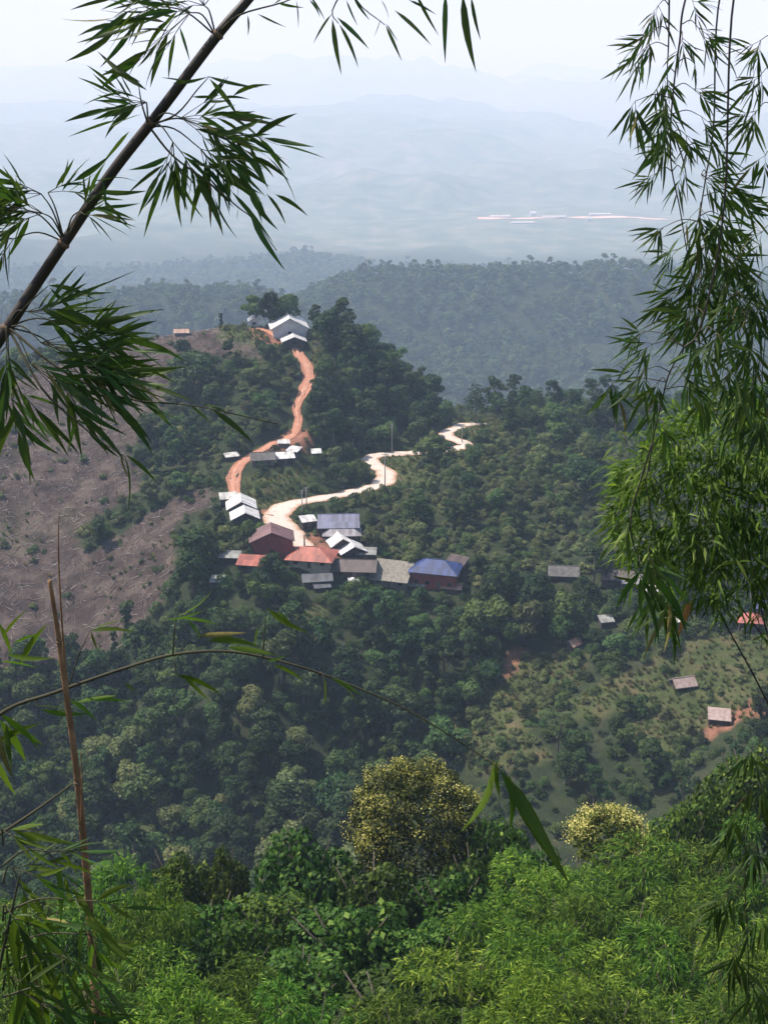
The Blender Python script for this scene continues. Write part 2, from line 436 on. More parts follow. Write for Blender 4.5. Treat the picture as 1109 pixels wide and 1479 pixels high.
# ------------------------------------------------------------------ building plots
# key: (u, v) of the plot centre, turn in degrees, ridge length, depth, wall height, roof rise, overhang, roof form
HOUSES = [
 # name, u, v, turn, L, D, h, rise, over, form, roof, wall, label
 ('school_building', 416, 463, 99, 14.0, 11.0, 3.2, 3.0, 1.0, 'gable', 'tin_white', 'white_wall', 'large white-roofed school building on the hilltop'),
 ('school_annex', 429, 481, 99, 5.5, 7.0, 1.8, 1.4, 0.7, 'gable', 'tin_white', 'wood_dark', 'dark-walled annex with white roof directly below the hilltop school'),
 ('hut', 367, 467, 98, 3.6, 3.2, 2.4, 0.9, 0.55, 'gable', 'tin_white', 'pale_wall', 'small pale hut with white gable roof beside the hilltop trees'),
 ('hut', 263, 484, 5, 4.2, 3.0, 1.2, 0.8, 0.5, 'gable', 'tin_rust', 'wood_grey', 'tiny rusty-roofed hut alone on the skyline of the brown slope'),
 ('house', 380, 669, 8, 6.2, 4.2, 1.8, 1.3, 0.5, 'gable', 'wood_roof', 'wood_grey', 'weathered grey wooden house beside the bend of the red dirt track'),
 ('shed', 412, 670, 14, 4.6, 2.8, 1.9, 0.7, 0.4, 'shed', 'tin_white', 'wood_dark', 'dark shed under a ragged white tin sheet below the grey wooden house'),
 ('shed', 425, 660, -24, 3.2, 3.0, 1.8, 0.5, 0.3, 'shed', 'tin_white', 'wood_dark', 'small shed with a square pinkish-white tin roof, beside the red earth bank'),
 ('shed', 410, 646, 4, 3.0, 1.6, 1.2, 0.4, 0.3, 'shed', 'tin_white', 'wood_grey', 'low white-roofed shed tucked under the red earth bank'),
 ('shed', 457, 660, 8, 2.4, 2.2, 1.4, 0.5, 0.3, 'shed', 'tin_white', 'wood_dark', 'tiny white-roofed shed in the bushes at the end of the hut row'),
 ('shed', 335, 664, 22, 3.6, 1.8, 1.2, 0.5, 0.3, 'shed', 'tin_pale', 'wood_dark', 'long narrow pale-roofed shelter on the outer side of the dirt track bend'),
 ('house', 349, 741, 99, 5.6, 6.4, 2.4, 1.7, 0.8, 'gable', 'tin_white', 'wood_dark', 'dark house with broad white gable roof at the foot of the dirt track'),
 ('house', 354, 756, 100, 5.2, 6.2, 2.2, 1.5, 0.7, 'gable', 'tin_white', 'wood_dark', 'dark house with white gable roof just above the big red house'),
 ('shed', 331, 728, 12, 4.4, 3.0, 1.8, 0.6, 0.3, 'shed', 'tin_pale', 'wood_dark', 'small white-roofed shed behind the broad white gable at the track foot'),
 ('house', 393, 798, 97, 6.5, 10.2, 4.2, 2.2, 0.45, 'gable', 'tin_maroon', 'red_wall', 'big dark red gabled house beside the lower end of the road'),
 ('shed', 363, 824, -9, 5.6, 3.6, 1.8, 0.9, 0.4, 'shed', 'tin_orange', 'wood_dark', 'small shed with sloping orange-red roof below the big red house'),
 ('shed', 333, 812, -4, 4.6, 2.8, 1.6, 0.5, 0.3, 'shed', 'tin_grey', 'wood_dark', 'small grey-roofed shed at the outer edge of the village near the red house'),
 ('shed', 315, 845, -4, 2.8, 2.4, 1.2, 0.5, 0.3, 'shed', 'tin_pale', 'wood_dark', 'tiny pale shed half buried in trees below the village edge'),
 ('house', 451, 813, -10, 9.8, 6.8, 2.2, 1.9, 1.0, 'hip', 'tin_orange', 'cream_wall', 'cream house with large orange-red hipped roof at the road end'),
 ('house', 489, 768, 2, 9.6, 7.4, 3.2, 2.0, 0.6, 'gable', 'tin_purple', 'wood_dark', 'wide house with purple-blue tin roof beside the road'),
 ('house', 494, 779, 2, 8.6, 4.2, 2.2, 1.4, 0.7, 'hip', 'tin_lilac', 'wood_dark', 'low grey-lilac hipped house in front of the purple-blue roof'),
 ('shed', 445, 762, 18, 3.4, 3.0, 2.0, 0.5, 0.3, 'shed', 'tin_white', 'wood_dark', 'small shed with white sheet roof between road and purple-blue roof'),
 ('shed', 491, 791, 108, 5.2, 5.4, 2.2, 1.6, 0.5, 'gable', 'tin_white', 'wood_dark', 'upper of two bright white gabled sheds in the village centre'),
 ('shed', 507, 803, 108, 5.2, 6.0, 2.0, 1.5, 0.5, 'gable', 'tin_white', 'wood_dark', 'lower of two bright white gabled sheds in the village centre'),
 ('shed', 529, 809, -3, 4.6, 3.0, 2.0, 0.5, 0.3, 'shed', 'tin_grey', 'wood_dark', 'small flat shed with grey-green roof beside the white gabled sheds'),
 ('house', 513, 829, -4, 9.6, 6.4, 2.2, 1.5, 0.6, 'gable', 'tin_brown', 'wood_dark', 'long dark brown roofed house in the middle of the village'),
 ('house', 458, 842, 9, 6.4, 3.8, 1.8, 1.0, 0.5, 'gable', 'tin_slate', 'wood_dark', 'slate-grey roofed house below the orange hipped roof'),
 ('shed', 465, 853, 14, 3.6, 2.2, 1.0, 0.5, 0.3, 'shed', 'tin_slate', 'wood_dark', 'tiny slate-roofed lean-to below the slate-grey house'),
 ('house', 566, 842, -16, 8.4, 6.0, 2.0, 2.2, 0.6, 'shed', 'thatch', 'wood_grey', 'grey thatched house beside the blue-roofed one'),
 ('house', 629, 842, -14, 10.8, 7.0, 4.0, 2.0, 0.7, 'hip', 'tin_blue', 'red_wall', 'dark red house with bright blue hipped roof'),
 ('shed', 660, 826, -30, 4.6, 3.0, 2.4, 0.9, 0.3, 'shed', 'tin_brown', 'wood_dark', 'brown lean-to shed at the far side of the blue-roofed house'),
 ('shed', 600, 852, -6, 4.0, 2.2, 1.2, 0.5, 0.3, 'shed', 'tin_grey', 'wood_dark', 'small grey-roofed shed below the gap between thatch and blue roof'),
 ('shed', 652, 855, -12, 4.6, 2.4, 1.2, 0.5, 0.3, 'shed', 'tin_rust', 'wood_dark', 'small rusty shed below the blue-roofed house'),
 ('house', 813, 836, -6, 6.6, 4.4, 1.6, 1.4, 0.5, 'gable', 'wood_roof', 'wood_dark', 'grey-roofed house alone in the bushes on the right-hand slope'),
 ('house', 892, 842, -12, 6.5, 4.6, 2.0, 1.4, 0.5, 'gable', 'tin_brown', 'wood_dark', 'brown-roofed house beside the hanging bamboo'),
 ('shed', 912, 850, -8, 4.6, 3.2, 1.8, 0.8, 0.4, 'shed', 'tin_lilac', 'wood_dark', 'small lilac-grey shed in front of the brown-roofed house'),
 ('shed', 938, 862, 10, 2.6, 2.2, 1.6, 0.5, 0.3, 'shed', 'tin_white', 'wood_dark', 'small white-roofed shed half hidden by hanging bamboo leaves'),
 ('shed', 972, 905, 16, 3.4, 2.4, 1.6, 0.6, 0.3, 'shed', 'tin_pale', 'wood_dark', 'small pale-roofed shed behind the orange dead bamboo leaf'),
 ('house', 1080, 907, -8, 4.6, 4.0, 2.4, 1.2, 0.5, 'hip', 'tin_pink', 'wood_dark', 'house with pinkish-red hipped roof under the dense bamboo'),
 ('house', 1108, 890, -20, 5.0, 4.4, 2.6, 1.2, 0.5, 'gable', 'tin_blue', 'wood_dark', 'blue-roofed house at the picture edge beside the pinkish-red roof'),
 ('shed', 874, 906, 12, 2.8, 2.0, 1.4, 0.6, 0.3, 'shed', 'tin_grey', 'wood_dark', 'tiny grey-roofed shed among trees uphill of the tilted hut'),
 ('hut', 827, 938, 40, 2.8, 2.4, 1.4, 0.9, 0.3, 'gable', 'tin_rust', 'wood_dark', 'tiny tilted hut with patchy white and rusty roof in the bushes'),
 ('hut', 985, 993, 14, 4.4, 3.2, 1.0, 1.1, 0.4, 'gable', 'wood_pink', 'wood_dark', 'low hut with pinkish weathered roof in the grassy clearing'),
 ('hut', 1037, 1044, -12, 4.0, 3.0, 1.2, 0.8, 0.3, 'shed', 'wood_pink', 'wood_dark', 'small weathered pale-roofed hut beside the red earth bank below the clearing'),
]
HPOS = []
for hrow in HOUSES:
    p = hit(hrow[1], hrow[2])
    if hrow[0] == 'school_annex':
        p = HPOS[0] + Vector((2.6, -11.6, 0)); p.z = float(Hn(p.x, p.y))
    HPOS.append(p)
    PADS.append((p.x, p.y, p.z, max(hrow[4], hrow[5]) / 2))
for (x, y, z, r_) in PADS:
    d = np.hypot(gxx - x, gyy - y)
    k = 1 - sstep(r_ * 0.85, r_ * 0.85 + 3.5, d)
    gz = gz * (1 - k) + z * k
bench(gz)

# land cover, outlined on the survey
BURNT = [(-250, 640), (0, 560), (130, 505), (250, 474), (330, 462), (340, 492), (372, 495), (375, 520), (300, 515), (250, 522), (235, 600), (185, 650), (215, 700), (150, 745), (110, 775), (130, 800), (215, 742), (300, 700), (312, 715), (300, 735), (258, 748), (250, 845), (232, 880), (150, 945), (60, 965), (-250, 985)]
GRASS = [[(312, 460), (372, 462), (385, 480), (372, 500), (320, 492)], [(552, 660), (606, 658), (606, 690), (585, 702), (560, 690)], [(352, 690), (450, 672), (455, 700), (400, 735), (360, 725)],
         [(452, 488), (470, 520), (462, 560), (452, 520)], [(672, 606), (740, 606), (720, 640), (680, 636)], [(380, 880), (480, 870), (470, 930), (390, 925)]]
CLEAR = [(800, 1030), (850, 995), (920, 965), (960, 938), (1010, 918), (1250, 915), (1250, 1010), (1080, 1035), (1000, 1062), (960, 1100), (890, 1065), (930, 1022), (850, 1040)]
SLOPE_LIT = [(630, 1075), (690, 1010), (750, 945), (850, 935), (840, 985), (780, 1030), (760, 1060), (800, 1095), (690, 1120)]
RED = [[(1020, 1052), (1066, 1022), (1105, 1008), (1200, 1005), (1200, 1030), (1085, 1038), (1020, 1070)], [(362, 470), (412, 472), (430, 492), (390, 500), (364, 484)], [(420, 622), (456, 622), (452, 646), (410, 652), (352, 668), (365, 652)],
       [(562, 678), (572, 690), (566, 704), (552, 702)], [(445, 770), (485, 776), (500, 806), (460, 806)], [(375, 735), (405, 735), (400, 760), (380, 752)], [(720, 960), (748, 925), (756, 935), (735, 985)], [(1000, 770), (1010, 765), (1010, 780)]]

# the sheet itself: fine near, coarse far
def grow(a, b, s, f):
    out = [a]
    while out[-1] < b:
        s *= f; out.append(out[-1] + s)
    return out
ys = np.concatenate([gy[gy <= 652], grow(660, 1680, 7, 1.002)[0:], ])
ys = np.concatenate([ys, grow(ys[-1] + 10, 22500, 9, 1.05)])
xpos = grow(262, 700, 5, 1.02); xpos = xpos + grow(xpos[-1] + 15, 11000, 14, 1.09)
xs = np.concatenate([-np.array(xpos[::-1]), gx, np.array(xpos)])
XX, YY = np.meshgrid(xs, ys)
ZZ = H(XX, YY)
V = np.stack([XX, YY, ZZ], -1).reshape(-1, 3)
nx, ny = len(xs), len(ys)
idx = np.arange(nx * ny).reshape(ny, nx)
Fq = np.stack([idx[:-1, :-1], idx[:-1, 1:], idx[1:, 1:], idx[1:, :-1]], -1).reshape(-1, 4)
cov = np.zeros((len(V), 4), np.float32)
uu, vv, dd = project(V[:, 0], V[:, 1], V[:, 2])
jit = fbm(V[:, 0] / 7, V[:, 1] / 7, 3) * 10
near = (V[:, 1] > 150) & (V[:, 1] < 420)
uj, vj = uu + jit, vv + jit * 0.6
cov[:, 0] = near & in_poly(BURNT, uj, vj)
g = in_poly(CLEAR, uj, vj) | in_poly(SLOPE_LIT, uj, vj)
for p in GRASS: g |= in_poly(p, uj, vj)
cov[:, 1] = near & g
r = np.zeros(len(V), bool)
for p in RED: r |= in_poly(p, uu + jit * .4, vv + jit * .3)
cov[:, 2] = near & r
cov[:, 3] = 1
me = mesh_np('ground', V, Fq, smooth=True)
at = me.color_attributes.new('cover', 'FLOAT_COLOR', 'POINT')
at.data.foreach_set('color', cov.ravel())

m, nt, bs = new_mat('ground')
L = nt.links.new
ca = nn(nt, 'ShaderNodeAttribute', attribute_name='cover')
sep = nn(nt, 'ShaderNodeSeparateColor'); L(ca.outputs['Color'], sep.inputs[0])
geo = nn(nt, 'ShaderNodeNewGeometry')
def noise(scale, detail=6, rough=0.6):
    k = nn(nt, 'ShaderNodeTexNoise'); k.inputs['Scale'].default_value = scale; k.inputs['Detail'].default_value = detail; k.inputs['Roughness'].default_value = rough
    L(geo.outputs['Position'], k.inputs['Vector']); return k
def ramp2(src, stops):
    r = nn(nt, 'ShaderNodeValToRGB'); e = r.color_ramp.elements
    e[0].position, e[0].color = stops[0][0], (*stops[0][1], 1); e[1].position, e[1].color = stops[-1][0], (*stops[-1][1], 1)
    for p, c in stops[1:-1]:
        x = e.new(p); x.color = (*c, 1)
    L(src, r.inputs[0]); return r
n_big, n_mid, n_fine = noise(0.012, 8), noise(0.16, 7, 0.7), noise(1.3, 5, 0.7)
forest = ramp2(n_mid.outputs[0], [(0.3, (0.014, 0.022, 0.010)), (0.55, (0.032, 0.042, 0.018)), (0.75, (0.065, 0.058, 0.036))])
farc = ramp2(n_big.outputs[0], [(0.34, (0.08, 0.11, 0.08)), (0.52, (0.12, 0.155, 0.11)), (0.64, (0.20, 0.20, 0.16)), (0.74, (0.12, 0.15, 0.11))])  # far colours lightened to put part of the haze into the ground
n_patch = noise(0.035, 5, 0.6)
burnt_a = ramp2(n_mid.outputs[0], [(0.26, (0.020, 0.014, 0.012)), (0.48, (0.060, 0.043, 0.037)), (0.62, (0.112, 0.085, 0.071)), (0.74, (0.055, 0.060, 0.028))])
burnt_b = ramp2(n_mid.outputs[0], [(0.28, (0.022, 0.024, 0.012)), (0.5, (0.058, 0.056, 0.030)), (0.66, (0.110, 0.092, 0.056)), (0.78, (0.04, 0.035, 0.028))])
pk = ramp2(n_patch.outputs[0], [(0.54, (0, 0, 0)), (0.72, (0.8, 0.8, 0.8))])
burnt = nn(nt, 'ShaderNodeMix', data_type='RGBA'); L(burnt_a.outputs[0], burnt.inputs[6]); L(burnt_b.outputs[0], burnt.inputs[7]); L(pk.outputs[0], burnt.inputs[0])
grass = ramp2(n_mid.outputs[0], [(0.3, (0.032, 0.046, 0.014)), (0.5, (0.062, 0.074, 0.026)), (0.64, (0.105, 0.085, 0.045)), (0.75, (0.055, 0.072, 0.024))])
red = ramp2(n_mid.outputs[0], [(0.3, (0.14, 0.065, 0.042)), (0.6, (0.28, 0.13, 0.085)), (0.8, (0.34, 0.22, 0.16))])
def mix(a, b, f):
    k = nn(nt, 'ShaderNodeMix', data_type='RGBA')
    L(a, k.inputs[6]); L(b, k.inputs[7]); L(f, k.inputs[0]); return k.outputs[2]
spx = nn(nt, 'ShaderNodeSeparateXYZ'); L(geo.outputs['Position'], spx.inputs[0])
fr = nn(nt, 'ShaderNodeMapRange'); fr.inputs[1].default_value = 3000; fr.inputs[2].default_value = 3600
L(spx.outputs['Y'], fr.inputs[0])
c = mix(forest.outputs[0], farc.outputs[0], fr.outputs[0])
c = mix(c, burnt.outputs[2], sep.outputs[0]); c = mix(c, grass.outputs[0], sep.outputs[1]); c = mix(c, red.outputs[0], sep.outputs[2])
mul = nn(nt, 'ShaderNodeMix', data_type='RGBA', blend_type='MULTIPLY'); mul.inputs[0].default_value = 1
fin = ramp2(n_fine.outputs[0], [(0.3, (0.62, 0.62, 0.62)), (0.7, (1.25, 1.25, 1.25))])
L(c, mul.inputs[6]); L(fin.outputs[0], mul.inputs[7])
L(mul.outputs[2], bs.inputs['Base Color'])
bs.inputs['Roughness'].default_value = 0.95; bs.inputs['Specular IOR Level'].default_value = 0.1
bp = nn(nt, 'ShaderNodeBump'); bp.inputs['Strength'].default_value = 0.8; bp.inputs['Distance'].default_value = 0.5
L(n_mid.outputs[0], bp.inputs['Height']); L(bp.outputs[0], bs.inputs['Normal'])
me.materials.append(m)
link('ground', me, kind='structure')

# ------------------------------------------------------------------ roads
def road_mat(name, stops, scale):
    m, nt, bs = new_mat(name)
    L = nt.links.new
    geo = nn(nt, 'ShaderNodeNewGeometry')
    at = nn(nt, 'ShaderNodeAttribute', attribute_name='across')
    no = nn(nt, 'ShaderNodeTexNoise'); no.inputs['Scale'].default_value = scale; no.inputs['Detail'].default_value = 6; no.inputs['Roughness'].default_value = 0.7
    L(geo.outputs['Position'], no.inputs['Vector'])
    ad = nn(nt, 'ShaderNodeMath', operation='MULTIPLY_ADD'); ad.inputs[1].default_value = 0.45
    L(at.outputs['Fac'], ad.inputs[0]); L(no.outputs[0], ad.inputs[2])
    r = nn(nt, 'ShaderNodeValToRGB'); e = r.color_ramp.elements
    e[0].position, e[0].color = stops[0][0], (*stops[0][1], 1); e[1].position, e[1].color = stops[-1][0], (*stops[-1][1], 1)
    for p, c in stops[1:-1]:
        x = e.new(p); x.color = (*c, 1)
    L(ad.outputs[0], r.inputs[0]); L(r.outputs[0], bs.inputs['Base Color'])
    bs.inputs['Roughness'].default_value = 0.9; bs.inputs['Specular IOR Level'].default_value = 0.15
    bp = nn(nt, 'ShaderNodeBump'); bp.inputs['Distance'].default_value = 0.15; bp.inputs['Strength'].default_value = 0.6
    L(no.outputs[0], bp.inputs['Height']); L(bp.outputs[0], bs.inputs['Normal'])
    return m
M['concrete'] = road_mat('concrete', [(0.35, (0.44, 0.39, 0.34)), (0.5, (0.54, 0.46, 0.40)), (0.66, (0.46, 0.37, 0.30)), (0.80, (0.42, 0.27, 0.19)), (0.95, (0.30, 0.17, 0.10))], 0.5)
M['red_earth'] = road_mat('red_earth', [(0.3, (0.52, 0.33, 0.24)), (0.5, (0.42, 0.205, 0.135)), (0.75, (0.36, 0.16, 0.10)), (0.95, (0.25, 0.12, 0.07))], 0.8)
def ribbon(name, arr, mat, lift, nacross, seed, jagged, rut=0.0):
    rs = np.random.RandomState(seed)
    P = arr[:, :3]; T = np.gradient(P[:, :2], axis=0); T /= np.linalg.norm(T, axis=1)[:, None] + 1e-9
    N = np.stack([-T[:, 1], T[:, 0]], 1)
    jl = 1 + jagged * fbm(np.arange(len(P)) / 5.0, np.full(len(P), seed * 1.7), 3); jr = 1 + jagged * fbm(np.arange(len(P)) / 5.0, np.full(len(P), seed * 3.1 + 9), 3)
    vs, ac = [], []
    for i in range(len(P)):
        for k in range(nacross):
            s = k / (nacross - 1) * 2 - 1
            w = arr[i, 3] / 2 * (jl[i] if s < 0 else jr[i])
            z = P[i, 2] + lift - 0.12 * abs(s) ** 6 + rut * (fbm(np.array([i / 6.0]), np.array([s * 2.2 + seed]), 2)[0] - 0.6 * math.exp(-((abs(s) - 0.5) / 0.15) ** 2))
            vs.append((P[i, 0] + N[i, 0] * s * w, P[i, 1] + N[i, 1] * s * w, z)); ac.append(abs(s) ** 3)
    ii = np.arange(len(vs)).reshape(len(P), nacross)
    F4 = np.stack([ii[:-1, :-1], ii[:-1, 1:], ii[1:, 1:], ii[1:, :-1]], -1).reshape(-1, 4)
    me = mesh_np(name, vs, F4, mat, True)
    a = me.attributes.new('across', 'FLOAT', 'POINT'); a.data.foreach_set('value', np.array(ac, np.float32))
    return link(name, me, kind='structure')
ribbon('village_road', road_pts, M['concrete'], 0.12, 9, 1, 0.5)
ribbon('dirt_track', track_pts, M['red_earth'], 0.16, 11, 2, 0.45, 0.35)
# stony side path that drops from the brown slope to the village houses
SIDE = road_world([(312, 712, 302, 1.6), (290, 728, 299, 2.2), (262, 745, 296, 2.6), (235, 762, 293, 2.0), (205, 785, 288, 1.6)], 8)
SIDE[:, 2] = Hn(SIDE[:, 0], SIDE[:, 1]) + 0.2

# ------------------------------------------------------------------ haze
hb = MB(); hb.box(-14000, 14000, -200, 26000, -520, 900)
hm = bpy.data.materials.new('haze'); hm.use_nodes = True
hm.node_tree.nodes.clear()
ho = hm.node_tree.nodes.new('ShaderNodeOutputMaterial'); hv = hm.node_tree.nodes.new('ShaderNodeVolumePrincipled')
hv.inputs['Color'].default_value = (*HAZE_COLOR, 1); hv.inputs['Density'].default_value = HAZE_DENSITY; hv.inputs['Absorption Color'].default_value = (0.72, 0.46, 1, 1)
hv.inputs['Anisotropy'].default_value = 0.0
hm.node_tree.links.new(hv.outputs[0], ho.inputs['Volume'])
hb.build('haze', hm, kind='stuff')
#__BODY__
# ------------------------------------------------------------------ houses
def tin(name, c, c2=None, rough=0.5, spec=0.3):
    m = M[name] = solid_mat(name, c, c2, rough=rough, scale=0.55, spec=spec, ribs=0.5)
    nt = m.node_tree; L = nt.links.new; bs = nt.nodes['Principled BSDF']
    src = bs.inputs['Base Color'].links[0].from_socket
    tc = nn(nt, 'ShaderNodeTexCoord'); sp = nn(nt, 'ShaderNodeSeparateXYZ'); L(tc.outputs['Object'], sp.inputs[0])
    fx = nn(nt, 'ShaderNodeMath', operation='SNAP'); fx.inputs[1].default_value = 0.85; L(sp.outputs[0], fx.inputs[0])
    fy = nn(nt, 'ShaderNodeMath', operation='SNAP'); fy.inputs[1].default_value = 2.3; L(sp.outputs[1], fy.inputs[0])
    cb_ = nn(nt, 'ShaderNodeCombineXYZ'); L(fx.outputs[0], cb_.inputs[0]); L(fy.outputs[0], cb_.inputs[1])
    oi = nn(nt, 'ShaderNodeObjectInfo'); L(oi.outputs['Random'], cb_.inputs[2])
    wn_ = nn(nt, 'ShaderNodeTexWhiteNoise'); L(cb_.outputs[0], wn_.inputs[0])
    mr = nn(nt, 'ShaderNodeMapRange'); mr.inputs[3].default_value = 0.55; mr.inputs[4].default_value = 1.1; L(wn_.outputs[0], mr.inputs[0])
    hs = nn(nt, 'ShaderNodeHueSaturation'); L(src, hs.inputs['Color']); L(mr.outputs[0], hs.inputs['Value'])
    mp = nn(nt, 'ShaderNodeMapping'); mp.inputs['Scale'].default_value = (2.2, 0.35, 0.35); L(tc.outputs['Object'], mp.inputs[0])
    no = nn(nt, 'ShaderNodeTexNoise'); no.inputs['Scale'].default_value = 1.3; no.inputs['Detail'].default_value = 6; L(mp.outputs[0], no.inputs['Vector'])
    rr_ = nn(nt, 'ShaderNodeValToRGB'); rr_.color_ramp.elements[0].position = 0.56; rr_.color_ramp.elements[1].position = 0.72
    rr_.color_ramp.elements[0].color = (0, 0, 0, 1); rr_.color_ramp.elements[1].color = (0.6, 0.6, 0.6, 1); L(no.outputs[0], rr_.inputs[0])
    mx = nn(nt, 'ShaderNodeMix', data_type='RGBA'); mx.inputs[7].default_value = (*[0.55 * q for q in (c2 or c)][:1], *[0.40 * q for q in (c2 or c)][1:], 1)
    L(rr_.outputs[0], mx.inputs[0]); L(hs.outputs[0], mx.inputs[6]); L(mx.outputs[2], bs.inputs['Base Color'])
tin('tin_white', (0.76, 0.76, 0.76), (0.55, 0.52, 0.49))
tin('tin_pale', (0.62, 0.62, 0.58), (0.42, 0.39, 0.35))
tin('tin_grey', (0.34, 0.35, 0.33), (0.20, 0.19, 0.17))
tin('tin_slate', (0.10, 0.11, 0.13), (0.07, 0.07, 0.08))
tin('tin_rust', (0.40, 0.28, 0.22), (0.30, 0.15, 0.10))
tin('tin_orange', (0.46, 0.13, 0.085), (0.30, 0.10, 0.07))
tin('tin_pink', (0.55, 0.18, 0.15), (0.42, 0.13, 0.11))
tin('tin_purple', (0.17, 0.18, 0.29), (0.13, 0.13, 0.19))
tin('tin_lilac', (0.32, 0.30, 0.33), (0.22, 0.20, 0.21))
tin('tin_brown', (0.105, 0.075, 0.07), (0.07, 0.05, 0.045))
tin('tin_maroon', (0.20, 0.10, 0.10), (0.14, 0.08, 0.08))
tin('tin_blue', (0.035, 0.060, 0.20), (0.03, 0.05, 0.14))
M['thatch'] = solid_mat('thatch', (0.27, 0.25, 0.21), (0.14, 0.125, 0.10), rough=1, scale=1.6, bump=0.6)
M['wood_roof'] = solid_mat('wood_roof', (0.17, 0.16, 0.15), (0.08, 0.075, 0.07), rough=0.9, scale=1.2, bump=0.5)
M['wood_pink'] = solid_mat('wood_pink', (0.40, 0.31, 0.28), (0.24, 0.17, 0.15), rough=0.9, scale=1.2)
M['wood_dark'] = solid_mat('wood_dark', (0.085, 0.065, 0.055), (0.04, 0.03, 0.028), rough=0.9, scale=1.8)
M['wood_grey'] = solid_mat('wood_grey', (0.21, 0.19, 0.175), (0.11, 0.095, 0.085), rough=0.9, scale=1.8)
M['red_wall'] = solid_mat('red_wall', (0.36, 0.075, 0.065), (0.24, 0.05, 0.045), rough=0.8, scale=0.8)
M['white_wall'] = solid_mat('white_wall', (0.62, 0.60, 0.62), (0.5, 0.47, 0.47), rough=0.8, scale=0.6)
M['pale_wall'] = solid_mat('pale_wall', (0.55, 0.58, 0.60), (0.42, 0.43, 0.45), rough=0.8, scale=0.6)
M['cream_wall'] = solid_mat('cream_wall', (0.52, 0.45, 0.34), (0.38, 0.31, 0.23), rough=0.85, scale=0.8)
M['glass'] = solid_mat('glass', (0.02, 0.022, 0.025), rough=0.15, spec=0.6)
M['concrete_post'] = solid_mat('concrete_post', (0.36, 0.34, 0.31), (0.24, 0.22, 0.20), scale=2)
M['wood_post'] = solid_mat('wood_post', (0.14, 0.11, 0.09), scale=3)
M['tarp'] = solid_mat('tarp', (0.70, 0.68, 0.66), (0.5, 0.48, 0.46), scale=1.2)

